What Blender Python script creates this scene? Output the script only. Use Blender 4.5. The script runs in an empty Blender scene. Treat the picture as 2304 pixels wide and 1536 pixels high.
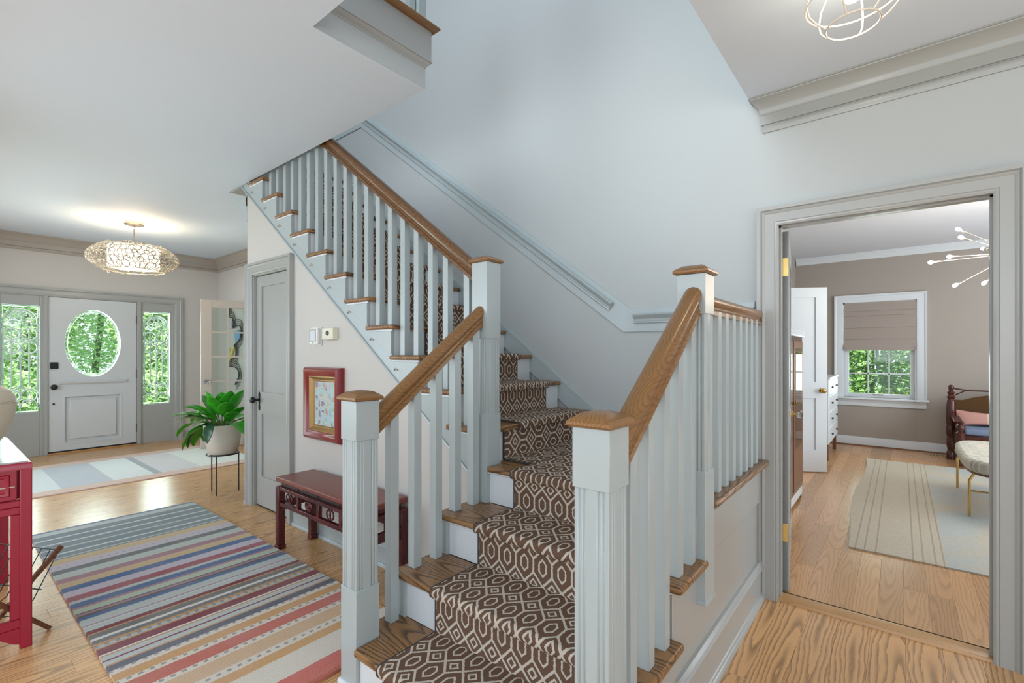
import bpy, bmesh, math, random
from mathutils import Vector, Matrix
PI = math.pi
random.seed(7)
scn = bpy.context.scene
COL = scn.collection

# ------------------------------------------------------------------ camera, world, sun, big lights, exposure
cam_d = bpy.data.cameras.new('camera'); cam = bpy.data.objects.new('camera', cam_d); COL.objects.link(cam)
cam.location = (0, 0, 1.318)
cam.rotation_euler = (PI / 2, 0, math.radians(39.11))
cam_d.sensor_width = 36.0; cam_d.lens = 1076.48 / 2304 * 36.0
cam_d.shift_y = 25.96 / 2304
cam_d.clip_start = 0.05; cam_d.clip_end = 200
scn.camera = cam

world = bpy.data.worlds.new('world'); scn.world = world; world.use_nodes = True
_bg = world.node_tree.nodes['Background']
_bg.inputs['Color'].default_value = (0.80, 0.90, 1.0, 1); _bg.inputs['Strength'].default_value = 1.4

def light(name, kind, loc, energy, color, rot=(0, 0, 0), size=None, sizey=None, radius=None, spec=1.0):
    d = bpy.data.lights.new(name, kind); o = bpy.data.objects.new(name, d); COL.objects.link(o)
    o.location = loc; o.rotation_euler = rot; d.energy = energy; d.color = color
    if kind == 'AREA':
        d.shape = 'RECTANGLE'; d.size = size; d.size_y = sizey or size
    if radius is not None and kind in ('POINT', 'SPOT'): d.shadow_soft_size = radius
    if kind == 'SUN': d.angle = 0.02
    d.specular_factor = spec
    return o

light('sun', 'SUN', (0, 0, 20), 6.5, (1.0, 0.95, 0.86), rot=(math.radians(24), math.radians(40), 0))
# fill panels added out of view; daylight at the front door and far den window
light('rear_fill', 'AREA', (-0.6, -3.3, 1.65), 100, (0.84, 0.92, 1.0), rot=(PI / 2 + .95, 0, 0), size=5.4, sizey=2.1)  # unseen panel tilted up to brighten the ceilings
light('side_fill', 'AREA', (3.4, 0.4, 1.5), 30, (0.84, 0.92, 1.0), rot=(0, PI / 2, 0), size=2.0, sizey=3.0)  # unseen panel added to fill the right-facing sides
light('upstairs_fill', 'AREA', (-2.2, -0.9, 4.95), 108, (0.84, 0.92, 1.0), rot=(PI / 2 - .42, 0, 0), size=2.4, sizey=1.8)  # added panel, lifts the stairwell wall from out of view
light('foyer_side_fill', 'AREA', (-5.6, -2.2, 1.5), 108, (0.82, 0.91, 1.0), rot=(PI / 2 + .55, 0, 0), size=4.4, sizey=2.0)  # added panel tilted up, brightens the foyer from out of view
light('front_door_daylight', 'AREA', (-8.75, 1.5, 1.35), 85, (0.86, 0.96, 1.0), rot=(0, -PI / 2, 0), size=1.4, sizey=1.9)
light('den_side_fill', 'AREA', (2.95, 5.8, 1.45), 92, (0.86, 0.93, 1.0), rot=(0, PI / 2 + .35, 0), size=1.7, sizey=2.8)  # unseen panel added on the den's right, tilted up for its ceiling
light('den_far_window_daylight', 'AREA', (-0.2, 8.62, 1.0), 6, (0.95, 1.0, 0.97), rot=(-PI / 2, 0, 0), size=0.7, sizey=0.6)

scn.view_settings.view_transform = 'Standard'
try: scn.view_settings.look = 'None'
except Exception: pass
scn.view_settings.gamma = 1.0; scn.view_settings.use_curve_mapping = False
scn.view_settings.exposure = 0.26
try:
    scn.cycles.use_denoising = True
    scn.cycles.max_bounces = 9; scn.cycles.diffuse_bounces = 6; scn.cycles.glossy_bounces = 4
    scn.cycles.transparent_max_bounces = 12; scn.cycles.sample_clamp_indirect = 6.0
    scn.cycles.caustics_reflective = False; scn.cycles.caustics_refractive = False
except Exception: pass

# ------------------------------------------------------------------ materials
def lin(c):
    return tuple(((v / 255) / 12.92 if v / 255 <= 0.04045 else ((v / 255 + 0.055) / 1.055) ** 2.4) for v in c)
def L4(c): return lin(c) + (1.0,)

class NT:
    def __init__(s, name):
        s.m = bpy.data.materials.new(name); s.m.use_nodes = True; s.t = s.m.node_tree
        s.b = s.t.nodes['Principled BSDF']; s.out = s.t.nodes['Material Output']
    def n(s, typ, **kw):
        nd = s.t.nodes.new(typ)
        for k, v in kw.items(): setattr(nd, k, v)
        return nd
    def link(s, a, b): s.t.links.new(a, b)
    def val(s, sock, v):
        if hasattr(v, 'is_output'): s.link(v, sock)
        else: sock.default_value = v
    def math(s, op, a, b=None, c=None, clamp=False):
        nd = s.n('ShaderNodeMath', operation=op); nd.use_clamp = clamp
        s.val(nd.inputs[0], a)
        if b is not None: s.val(nd.inputs[1], b)
        if c is not None: s.val(nd.inputs[2], c)
        return nd.outputs[0]
    def mix(s, f, a, b, typ='MIX'):
        nd = s.n('ShaderNodeMix', data_type='RGBA', blend_type=typ)
        s.val(nd.inputs[0], f); s.val(nd.inputs[6], a); s.val(nd.inputs[7], b)
        return nd.outputs[2]
    def noise(s, vec, scale, detail=3, rough=0.5, out=0):
        nd = s.n('ShaderNodeTexNoise'); s.val(nd.inputs['Vector'], vec)
        nd.inputs['Scale'].default_value = scale; nd.inputs['Detail'].default_value = detail; nd.inputs['Roughness'].default_value = rough
        return nd.outputs[out]
    def ramp(s, f, stops, interp='LINEAR'):
        nd = s.n('ShaderNodeValToRGB'); s.link(f, nd.inputs[0]); cr = nd.color_ramp; cr.interpolation = interp
        while len(cr.elements) > 1: cr.elements.remove(cr.elements[-1])
        cr.elements[0].position = stops[0][0]; cr.elements[0].color = stops[0][1]
        for p, c in stops[1:]:
            e = cr.elements.new(p); e.color = c
        return nd.outputs[0]
    def obj(s): return s.n('ShaderNodeTexCoord').outputs['Object']
    def uv(s): return s.n('ShaderNodeTexCoord').outputs['UV']
    def rnd(s): return s.n('ShaderNodeObjectInfo').outputs['Random']
    def mapv(s, vec, loc=(0, 0, 0), sc=(1, 1, 1)):
        nd = s.n('ShaderNodeMapping'); s.link(vec, nd.inputs[0])
        nd.inputs['Location'].default_value = loc; nd.inputs['Scale'].default_value = sc
        return nd.outputs[0]
    def sep(s, vec):
        nd = s.n('ShaderNodeSeparateXYZ'); s.link(vec, nd.inputs[0]); return nd.outputs
    def comb(s, x, y, z):
        nd = s.n('ShaderNodeCombineXYZ')
        for i, v in enumerate((x, y, z)): s.val(nd.inputs[i], v)
        return nd.outputs[0]
    def bump(s, h, strength=0.2, dist=0.002):
        nd = s.n('ShaderNodeBump'); s.link(h, nd.inputs['Height'])
        nd.inputs['Strength'].default_value = strength; nd.inputs['Distance'].default_value = dist
        s.link(nd.outputs[0], s.b.inputs['Normal'])
    def base(s, c): s.val(s.b.inputs['Base Color'], c)
    def set(s, **kw):
        for k, v in kw.items():
            s.b.inputs[k.replace('_', ' ')].default_value = v
        return s

def paint(name, c, rough=0.5, var=0.04, bump=0.05, spec=0.5):
    t = NT(name); t.set(Roughness=rough)
    t.b.inputs['Specular IOR Level'].default_value = spec
    v = t.noise(t.obj(), 2.3, 3)
    a = L4(c); k = 1 - var
    t.base(t.mix(v, a, (a[0] * k, a[1] * k, a[2] * k, 1)))
    if bump: t.bump(t.noise(t.obj(), 160, 2), bump, 0.001)
    return t.m

def metal(name, c, rough=0.3, metallic=1.0):
    t = NT(name); t.set(Roughness=rough, Metallic=metallic)
    v = t.noise(t.obj(), 40, 2); a = L4(c)
    t.base(t.mix(v, a, (a[0] * .8, a[1] * .8, a[2] * .8, 1))); return t.m

def wood(name, light_c, dark_c, axis='Y', freq=70, rough=0.3, tone=0.25, slope=0.09, linew=0.55, coat=0.0, perobj=True, offset=0.0, wrap=0.0, dist=0.10):
    t = NT(name); t.set(Roughness=rough)
    o = t.sep(t.obj()); r = t.rnd()
    if axis == 'X': a, l, h = o[1], o[0], o[2]
    elif axis == 'Z': a, l, h = o[0], o[2], o[1]
    else: a, l, h = o[0], o[1], o[2]
    ra = t.math('MULTIPLY', r, 37.0) if perobj else offset
    if wrap:
        a = t.math('SUBTRACT', t.math('PINGPONG', t.math('ADD', a, t.math('MULTIPLY', r, 3.1)), wrap), wrap * .45)
        l = t.math('SUBTRACT', t.math('PINGPONG', t.math('ADD', l, t.math('MULTIPLY', r, 5.7)), 1.1), 0.5)
        h = t.math('PINGPONG', h, 0.05)
    nv = t.comb(t.math('MULTIPLY', a, 5.0), t.math('ADD', t.math('MULTIPLY', l, 1.3), ra), h)
    w = t.math('MULTIPLY', t.math('SUBTRACT', t.noise(nv, 1.0, 3), 0.5), dist)
    a2 = t.math('ADD', t.math('ADD', a, w), t.math('MULTIPLY', t.math('SUBTRACT', t.math('FRACT', t.math('MULTIPLY', r, 7.3)), 0.5), 0.09))
    hh = t.math('MULTIPLY', h, 0.7)
    l2 = t.math('MULTIPLY', t.math('ADD', l, t.math('MULTIPLY', t.math('SUBTRACT', t.math('FRACT', t.math('MULTIPLY', r, 13.7)), 0.5), 1.2)), slope)
    rad = t.math('SQRT', t.math('ADD', t.math('ADD', t.math('POWER', a2, 2.0), t.math('POWER', l2, 2.0)), t.math('POWER', t.math('ADD', hh, 0.012), 2.0)))
    fine = t.noise(t.comb(t.math('MULTIPLY', a, 260.0), t.math('ADD', t.math('MULTIPLY', l, 9.0), ra), t.math('MULTIPLY', h, 100.0)), 1.0, 3, 0.6)
    ph = t.math('FRACT', t.math('ADD', t.math('MULTIPLY', rad, freq), t.math('MULTIPLY', fine, 0.55)))
    line = t.ramp(ph, [(0.0, (1, 1, 1, 1)), (0.10, (.75, .75, .75, 1)), (0.45, (0.08, 0.08, 0.08, 1)), (0.90, (0, 0, 0, 1)), (1.0, (.9, .9, .9, 1))])
    A = L4(light_c); B = L4(dark_c)
    c = t.mix(t.math('MULTIPLY', line, linew), A, B)
    c = t.mix(t.math('MULTIPLY', fine, 0.35), c, (B[0], B[1], B[2], 1))
    tn = t.math('ADD', 1.0 - tone / 2, t.math('MULTIPLY', r, tone))
    tc = t.comb(tn, tn, tn)
    c = t.mix(1.0, c, tc, 'MULTIPLY')
    t.base(c)
    if coat: t.b.inputs['Coat Weight'].default_value = coat; t.b.inputs['Coat Roughness'].default_value = 0.12
    t.bump(fine, 0.08, 0.001)
    return t.m

M = {}
M['wall'] = paint('wall_paint', (175, 179, 178), 0.6)
M['wall_warm'] = paint('wall_paint_foyer', (194, 191, 186), 0.6)
M['ceiling'] = paint('ceiling_paint', (216, 229, 242), 0.75)
M['trim'] = paint('greige_trim_paint', (164, 166, 163), 0.24, 0.03, 0.02)
M['trim_dark'] = paint('greige_crown_paint', (164, 158, 150), 0.3, 0.03, 0.02)
M['trim_grey'] = paint('grey_crown_paint', (152, 154, 150), 0.28, 0.03, 0.02)
M['rail_paint'] = paint('grey_balustrade_paint', (170, 180, 181), 0.26, 0.03, 0.02)
M['white'] = paint('white_trim_paint', (214, 220, 224), 0.3, 0.03, 0.02)
M['door_white'] = paint('front_door_paint', (200, 205, 207), 0.32, 0.03, 0.02)
M['sand_door'] = paint('french_door_paint', (190, 181, 170), 0.35, 0.03, 0.02)
M['den_wall'] = paint('den_wall_taupe', (163, 155, 146), 0.6)
M['den_ceiling'] = paint('den_ceiling_paint', (214, 217, 224), 0.75)
M['subfloor'] = paint('dark_joint', (110, 78, 50), 0.8)
M['oak_floor'] = wood('oak_floor', (232, 180, 124), (92, 66, 46), 'Y', 58, 0.25, 0.10, 0.06, 0.66)
M['oak_den'] = wood('oak_den_floor', (214, 166, 118), (128, 90, 58), 'Y', 75, 0.25, 0.42, 0.06, 0.42)
M['oak_x'] = wood('stained_oak_tread', (164, 120, 74), (54, 36, 22), 'X', 75, 0.28, 0.15, 0.12, 0.95, wrap=.17, dist=.07)
M['oak_y'] = wood('stained_oak_tread_side', (160, 116, 72), (54, 36, 22), 'Y', 75, 0.28, 0.15, 0.12, 0.95, wrap=.17, dist=.07)
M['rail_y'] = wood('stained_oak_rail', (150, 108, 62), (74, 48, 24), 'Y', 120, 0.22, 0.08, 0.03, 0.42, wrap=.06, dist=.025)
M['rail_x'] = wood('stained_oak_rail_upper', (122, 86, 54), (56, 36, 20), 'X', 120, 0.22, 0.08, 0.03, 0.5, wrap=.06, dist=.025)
M['saddle'] = wood('oak_saddle', (196, 150, 96), (130, 88, 50), 'X', 60, 0.28, 0.05, 0.05, 0.4)
M['red'] = paint('red_lacquer', (164, 30, 56), 0.25, 0.12, 0.03)
M['frame_red'] = paint('frame_red_lacquer', (132, 34, 36), 0.22, 0.15, 0.03)
M['gold'] = metal('antique_gold', (172, 138, 88), 0.45, 0.6)
M['bench_dark'] = wood('dark_rosewood', (96, 34, 32), (34, 12, 16), 'X', 60, 0.25, 0.1, 0.05, 0.7)
M['bench_top'] = wood('red_brown_bench_top', (132, 66, 54), (84, 34, 30), 'X', 60, 0.3, 0.1, 0.05, 0.5)
M['brown_wood'] = wood('dark_brown_wood', (86, 42, 32), (34, 16, 14), 'Z', 60, 0.28, 0.1, 0.05, 0.6)
M['walnut'] = wood('walnut', (126, 82, 56), (70, 42, 28), 'X', 60, 0.4, 0.1, 0.05, 0.5)
M['iron'] = paint('black_iron', (36, 38, 40), 0.4, 0.1, 0)
M['bronze'] = metal('oil_rubbed_bronze', (52, 54, 56), 0.35, 0.8)
M['brass'] = metal('polished_brass', (214, 182, 112), 0.22)
M['nickel'] = metal('brushed_nickel', (176, 166, 154), 0.3)
M['wire_white'] = paint('cage_wire_ivory', (225, 215, 196), 0.35, 0.05, 0)
M['filigree'] = metal('pale_filigree_metal', (206, 196, 180), 0.4, 0.5)
M['pot'] = paint('pale_ceramic_pot', (208, 204, 192), 0.35)
M['vase'] = paint('cream_glazed_vase', (220, 208, 186), 0.35, 0.15)
M['soil'] = paint('potting_soil', (60, 44, 32), 0.9)
M['black'] = paint('black_rubber', (16, 16, 18), 0.6)
M['plastic'] = paint('white_plastic', (222, 224, 222), 0.4, 0.02, 0)
M['plastic_cream'] = paint('cream_plastic', (218, 216, 194), 0.4, 0.02, 0)
M['screen'] = paint('pale_lcd_screen', (206, 214, 222), 0.15, 0.05, 0)

def stone_top():
    t = NT('grey_green_stone_top'); t.set(Roughness=0.2)
    o = t.sep(t.obj())
    n = t.noise(t.mapv(t.obj(), sc=(2, 9, 2)), 3.0, 5)
    c = t.ramp(n, [(0.3, L4((150, 160, 156))), (0.55, L4((190, 197, 192))), (0.75, L4((170, 178, 172)))])
    t.base(c); return t.m
M['stone'] = stone_top()

def glass(name, tint=(0.93, 0.98, 0.95), gloss=0.08, rough=0.02):
    t = NT(name); t.t.nodes.remove(t.b)
    tr = t.n('ShaderNodeBsdfTransparent'); tr.inputs[0].default_value = tint + (1,)
    gl = t.n('ShaderNodeBsdfGlossy'); gl.inputs['Roughness'].default_value = rough
    lw = t.n('ShaderNodeLayerWeight'); lw.inputs[0].default_value = 0.25
    mx = t.n('ShaderNodeMixShader')
    t.link(t.math('MULTIPLY', t.math('ADD', lw.outputs['Fresnel'], gloss), 0.8, clamp=True), mx.inputs[0]); t.link(tr.outputs[0], mx.inputs[1]); t.link(gl.outputs[0], mx.inputs[2])
    t.link(mx.outputs[0], t.out.inputs['Surface']); return t.m
M['glass'] = glass('clear_pane', gloss=0.02)
M['bevel_glass'] = glass('mint_bevel_glass', (0.80, 0.97, 0.90), 0.25, 0.08)
t = NT('bevelled_lead'); t.set(Roughness=0.25); t.base(t.mix(t.noise(t.obj(), 22, 2), L4((244, 250, 247)), L4((150, 190, 176)))); M['came'] = t.m
t = NT('crystal'); t.set(Roughness=0.05, IOR=1.5); t.b.inputs['Transmission Weight'].default_value = 0.85
t.base(t.mix(t.noise(t.obj(), 60), (1, 1, 1, 1), (.85, .88, .9, 1))); M['crystal'] = t.m

def emit(name, c, strength):
    t = NT(name); t.base(L4(c)); t.b.inputs['Emission Color'].default_value = lin(c) + (1,)
    n = t.noise(t.obj(), 9, 2)
    t.link(t.math('ADD', strength * 0.9, t.math('MULTIPLY', n, strength * 0.2)), t.b.inputs['Emission Strength']); return t.m
M['drum'] = emit('lit_fabric_drum', (255, 238, 208), 1.5)
M['bulb'] = emit('lit_bulb', (255, 240, 215), 14)
M['bulb_small'] = emit('lit_small_bulb', (255, 240, 220), 40)

def runner_mat():
    t = NT('brown_trellis_carpet'); t.set(Roughness=0.95); t.b.inputs['Specular IOR Level'].default_value = 0.1
    uv = t.uv(); u, v, _ = t.sep(uv)
    nz = t.noise(t.comb(u, v, 0.0), 130, 2); nz2 = t.noise(t.comb(v, u, 3.0), 130, 2)
    u1 = t.math('ADD', u, t.math('MULTIPLY', t.math('SUBTRACT', nz, 0.5), 0.006))
    v1 = t.math('ADD', v, t.math('MULTIPLY', t.math('SUBTRACT', nz2, 0.5), 0.006))
    a, b, w = 0.091, 0.148, 0.054
    x = t.math('PINGPONG', u1, a / 2); y = t.math('PINGPONG', v1, b / 2)
    k = (b / 2 - w / 2) / (a / 2); inv = 1 / math.sqrt(1 + k * k)
    dl = t.math('MULTIPLY', t.math('SUBTRACT', t.math('SUBTRACT', b / 2, t.math('MULTIPLY', x, k)), y), inv)
    dh = t.math('MINIMUM', t.math('SUBTRACT', a / 2, x), dl)
    inside = t.math('GREATER_THAN', dl, 0.0)
    D = t.math('ADD', t.math('MULTIPLY', inside, dh), t.math('MULTIPLY', t.math('SUBTRACT', 1.0, inside), t.math('ABSOLUTE', dl)))
    l1 = t.math('LESS_THAN', D, 0.0044)
    th_ = t.math('ADD', 0.0165, t.math('MULTIPLY', inside, 0.0085))
    l2 = t.math('MULTIPLY', t.math('GREATER_THAN', D, th_), t.math('LESS_THAN', D, t.math('ADD', th_, 0.007)))
    m = t.math('MAXIMUM', l1, l2)
    pile = t.noise(t.comb(t.math('MULTIPLY', u, 900.0), t.math('MULTIPLY', v, 300.0), 0.0), 1.0, 2)
    br = t.mix(pile, L4((118, 92, 76)), L4((84, 64, 52)))
    cr = t.mix(pile, L4((208, 198, 184)), L4((176, 166, 152)))
    c = t.mix(m, br, cr)
    edge = t.math('GREATER_THAN', t.sep(t.n('ShaderNodeUVMap', uv_map='edge').outputs[0])[0], 0.982)
    c = t.mix(edge, c, L4((70, 68, 68)))
    t.base(c); t.bump(t.math('ADD', t.math('MULTIPLY', m, 0.6), pile), 0.35, 0.004); return t.m
M['runner'] = runner_mat()

def stripes_mat():
    t = NT('striped_wool_rug'); t.set(Roughness=0.95); t.b.inputs['Specular IOR Level'].default_value = 0.1
    o = t.sep(t.obj()); X, Y = o[0], o[1]
    G = (124, 140, 146); P = (190, 198, 196); W = (206, 216, 218); SA = (206, 180, 140); LV = (198, 190, 202); DG = (110, 118, 120)
    MI = (188, 200, 194); MV = (168, 130, 140); BL = (66, 106, 154); RO = (160, 86, 98); MT = (184, 198, 178); DK = (92, 90, 94)
    BU = (122, 40, 58); OR = (198, 150, 96); GR = (112, 114, 112); WH = (224, 224, 218); SL = (84, 92, 110); CR = (222, 214, 200)
    ORB = (206, 158, 102); SLM = (196, 106, 90); TN = (210, 176, 140); PK = (206, 104, 92)
    S = [(-4.84, (120, 140, 162)), (-4.805, P), (-4.72, G), (-4.625, W), (-4.60, G), (-4.495, W), (-4.47, G), (-4.385, P), (-4.35, G), (-4.265, W), (-4.235, G), (-4.17, W), (-4.155, G),
         (-4.125, SA), (-4.03, LV), (-3.925, DG), (-3.855, MI), (-3.765, MV), (-3.69, SA), (-3.605, BL), (-3.53, LV), (-3.455, DK), (-3.445, RO), (-3.38, P), (-3.345, BL), (-3.285, MV), (-3.265, MT), (-3.205, DK), (-3.19, MV), (-3.165, DK), (-3.145, BL),
         (-3.105, P), (-3.035, MV), (-3.025, W), (-3.01, P), (-2.965, BU), (-2.925, OR), (-2.912, GR), (-2.862, WH), (-2.846, GR), (-2.805, OR), (-2.788, (176, 190, 196)), (-2.757, OR), (-2.742, BU), (-2.69, WH), (-2.672, OR), (-2.662, P), (-2.628, BU), (-2.612, P), (-2.585, OR), (-2.568, SL), (-2.525, CR), (-2.49, ORB), (-2.43, CR), (-2.385, SLM), (-2.31, CR), (-2.265, TN), (-2.17, CR), (-2.125, ORB), (-2.07, CR), (-1.92, PK), (-1.835, (186, 84, 58))]
    jit = t.math('MULTIPLY', t.math('SUBTRACT', t.noise(t.comb(t.math('MULTIPLY', X, 3.0), t.math('MULTIPLY', Y, 18.0), 0.0), 6.0, 2), 0.5), 0.012)
    Xj = t.math('ADD', X, jit)
    x0, x1 = -4.85, -1.80
    f = t.math('DIVIDE', t.math('SUBTRACT', Xj, x0), x1 - x0)
    half = 31
    st = [((s - x0) / (x1 - x0), L4(c)) for s, c in S]
    r1 = t.ramp(f, [(0, st[0][1])] + st[1:half], 'CONSTANT')
    r2 = t.ramp(f, [(0, st[half - 1][1])] + st[half:], 'CONSTANT')
    c = t.mix(t.math('GREATER_THAN', f, st[half][0] - 0.0005), r1, r2)
    dots = None
    for cx, hw in ((-2.507, .007), (-2.408, .008), (-2.288, .008), (-2.148, .008), (-2.78, .008), (-2.765, .006), (-3.975, .004)):
        q = t.math('LESS_THAN', t.math('ABSOLUTE', t.math('SUBTRACT', X, cx)), hw)
        dots = q if dots is None else t.math('MAXIMUM', dots, q)
    dash = t.math('MULTIPLY', dots, t.math('GREATER_THAN', t.math('SINE', t.math('MULTIPLY', Y, 160.0)), 0.25))
    c = t.mix(t.math('MULTIPLY', dash, 0.75), c, L4((120, 122, 122)))
    pile = t.noise(t.comb(t.math('MULTIPLY', X, 90.0), t.math('MULTIPLY', Y, 260.0), 0.0), 1.0, 3)
    blot = t.noise(t.obj(), 5.0, 3)
    c = t.mix(t.math('MULTIPLY', pile, 0.30), c, t.mix(0.5, c, (0.02, 0.02, 0.02, 1)))
    c = t.mix(t.math('MULTIPLY', blot, 0.32), c, L4((205, 195, 190)))
    t.base(c); t.bump(pile, 0.4, 0.004); return t.m
M['stripes'] = stripes_mat()

def foyer_rug_mat():
    t = NT('faded_panel_rug'); t.set(Roughness=0.95)
    o = t.sep(t.obj()); X, Y = o[0], o[1]
    f = t.math('DIVIDE', t.math('SUBTRACT', Y, 0.2), 2.6)
    pan = [(0.0, (206, 212, 214)), (.245, (176, 182, 190)), (.395, (210, 216, 216)), (.53, (150, 154, 164)), (.555, (200, 198, 200)), (.70, (214, 220, 214)), (.93, (200, 206, 200))]
    c = t.ramp(f, [(p, L4(q)) for p, q in pan], 'CONSTANT')
    n = t.noise(t.mapv(t.obj(), sc=(6, 2, 1)), 4, 4)
    c = t.mix(t.math('MULTIPLY', n, 0.25), c, L4((236, 238, 236)))
    edge = t.math('GREATER_THAN', t.math('ABSOLUTE', t.math('ADD', X, 6.90)), 0.62)
    c = t.mix(edge, c, t.mix(n, L4((216, 180, 164)), L4((202, 190, 180))))
    t.base(c); t.bump(n, 0.2, 0.003); return t.m
M['foyer_rug'] = foyer_rug_mat()

def den_rug_mat():
    t = NT('faded_oriental_rug'); t.set(Roughness=0.95)
    o = t.sep(t.obj()); X, Y = o[0], o[1]
    n = t.noise(t.mapv(t.obj(), sc=(4, 14, 1)), 5, 4); n2 = t.noise(t.obj(), 1.6, 3); n3 = t.noise(t.mapv(t.obj(), sc=(20, 30, 1)), 3, 3)
    c = t.mix(n, L4((206, 194, 172)), L4((176, 168, 152)))
    blue = t.ramp(n2, [(0.42, (0, 0, 0, 1)), (0.58, (1, 1, 1, 1))])
    inner = t.math('GREATER_THAN', X, 0.22)
    c = t.mix(t.math('MULTIPLY', t.math('MULTIPLY', blue, inner), 0.6), c, L4((168, 184, 190)))
    for cx in (-0.24, -0.19, -0.13, 0.06, 0.11, 0.17, 0.21):
        q = t.math('LESS_THAN', t.math('ABSOLUTE', t.math('SUBTRACT', X, cx)), 0.0045)
        c = t.mix(t.math('MULTIPLY', q, 0.55), c, L4((138, 124, 106)))
    c = t.mix(t.math('MULTIPLY', t.math('GREATER_THAN', n3, 0.56), 0.22), c, L4((146, 132, 112)))
    t.base(c); t.bump(n, 0.15, 0.002); return t.m
M['den_rug'] = den_rug_mat()

def art_mat():
    t = NT('abstract_cell_painting'); t.set(Roughness=0.5)
    o = t.sep(t.obj()); v = t.comb(t.math('MULTIPLY', o[0], 24.0), t.math('MULTIPLY', o[2], 15.0), 0.0)
    nd = t.n('ShaderNodeTexVoronoi', feature='DISTANCE_TO_EDGE'); t.link(v, nd.inputs['Vector']); nd.inputs['Scale'].default_value = 1.0
    nc = t.n('ShaderNodeTexVoronoi', feature='F1'); t.link(v, nc.inputs['Vector']); nc.inputs['Scale'].default_value = 1.0
    d = nd.outputs['Distance']
    cs = t.sep(nc.outputs['Color'])
    cell = t.ramp(cs[0], [(0.0, L4((138, 128, 150))), (.3, L4((150, 176, 182))), (.6, L4((168, 150, 140))), (.8, L4((150, 182, 160)))], 'CONSTANT')
    ring = t.mix(t.math('GREATER_THAN', cs[1], 0.5), L4((220, 190, 164)), L4((182, 208, 206)))
    bgc = L4((160, 188, 194))
    c = t.mix(t.math('GREATER_THAN', d, 0.10), bgc, ring)
    c = t.mix(t.math('GREATER_THAN', d, 0.17), c, cell)
    t.base(c); return t.m
M['art'] = art_mat()

def leaf_mat(name, c1, c2, trans=0.25, rough=0.35):
    t = NT(name); t.set(Roughness=rough)
    n = t.noise(t.obj(), 6, 3); r = t.rnd()
    c = t.mix(n, L4(c1), L4(c2))
    t.base(t.mix(t.math('MULTIPLY', r, 0.35), c, L4(c2)))
    t.b.inputs['Subsurface Weight'].default_value = 0.0
    return t.m
M['leaf'] = leaf_mat('glossy_green_leaf', (78, 196, 40), (30, 122, 30))
M['leaf_dark'] = leaf_mat('dark_green_leaf', (36, 92, 52), (22, 58, 40))
M['leaf_grey'] = leaf_mat('grey_green_leaf_back', (148, 150, 108), (84, 112, 70))
M['stem'] = leaf_mat('leaf_stalk', (104, 150, 62), (70, 110, 50))
M['bark'] = paint('tree_bark', (120, 126, 104), 0.9, 0.3)
def foliage(name, cs):
    t = NT(name); t.set(Roughness=0.6)
    n = t.noise(t.obj(), 2.2, 3); n2 = t.noise(t.obj(), 19, 2)
    c = t.ramp(n2, [(0.25, L4(cs[0])), (0.5, L4(cs[1])), (0.75, L4(cs[2]))])
    t.base(t.mix(t.math('MULTIPLY', n, 0.6), c, L4(cs[1]))); t.b.inputs['Transmission Weight'].default_value = 0
    return t.m
M['foliage'] = foliage('woodland_foliage', ((110, 150, 90), (160, 196, 130), (214, 234, 180)))
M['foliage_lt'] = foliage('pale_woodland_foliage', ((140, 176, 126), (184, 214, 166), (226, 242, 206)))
M['foliage_hedge'] = foliage('shrub_foliage', ((58, 104, 44), (120, 164, 86), (226, 236, 186)))
M['grass'] = foliage('lawn', ((90, 130, 60), (120, 160, 80), (150, 190, 100)))

def fabric(name, c, c2=None, scale=220):
    t = NT(name); t.set(Roughness=0.9); t.b.inputs['Specular IOR Level'].default_value = 0.2
    n = t.noise(t.obj(), scale, 2)
    t.base(t.mix(n, L4(c), L4(c2 or tuple(int(v * .82) for v in c)))); t.bump(n, 0.2, 0.002); return t.m
M['blind'] = fabric('taupe_linen_blind', (178, 166, 158))
M['pillow_cream'] = fabric('cream_cotton', (222, 204, 182))
M['pillow_pink'] = fabric('dusty_pink_cotton', (206, 156, 144))
M['cushion_blue'] = fabric('blue_grey_cotton', (128, 142, 168))
M['rattan'] = fabric('woven_rattan', (104, 76, 44), (60, 42, 24), 320)
M['navy_fabric'] = fabric('navy_floral_fabric', (44, 66, 110), (120, 70, 72), 30)
M['pale_cushion'] = fabric('pale_grey_cushion', (206, 202, 196))
def ottoman_mat():
    t = NT('woven_dash_upholstery'); t.set(Roughness=0.9)
    o = t.sep(t.obj())
    br = t.n('ShaderNodeTexBrick'); t.link(t.mapv(t.obj(), sc=(1, 1, 1)), br.inputs['Vector'])
    br.inputs['Scale'].default_value = 7.0; br.inputs['Color1'].default_value = L4((212, 208, 192)); br.inputs['Color2'].default_value = L4((150, 158, 156)); br.inputs['Mortar'].default_value = L4((206, 200, 184)); br.inputs['Mortar Size'].default_value = 0.05
    t.base(br.outputs[0]); t.bump(t.noise(t.obj(), 300), 0.2, 0.002); return t.m
M['ottoman'] = ottoman_mat()
M['art_black'] = paint('art_black_line', (34, 34, 38), 0.5, 0.05, 0)
M['art_blue'] = paint('art_blue', (110, 160, 206), 0.5, 0.2, 0)
M['art_yellow'] = paint('art_yellow', (214, 198, 104), 0.5, 0.1, 0)
M['art_lilac'] = paint('art_lilac', (196, 190, 206), 0.5, 0.1, 0)
M['art_white'] = paint('art_white', (226, 228, 226), 0.5, 0.05, 0)
M['art_red'] = paint('art_red', (150, 60, 72), 0.5, 0.05, 0)

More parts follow.
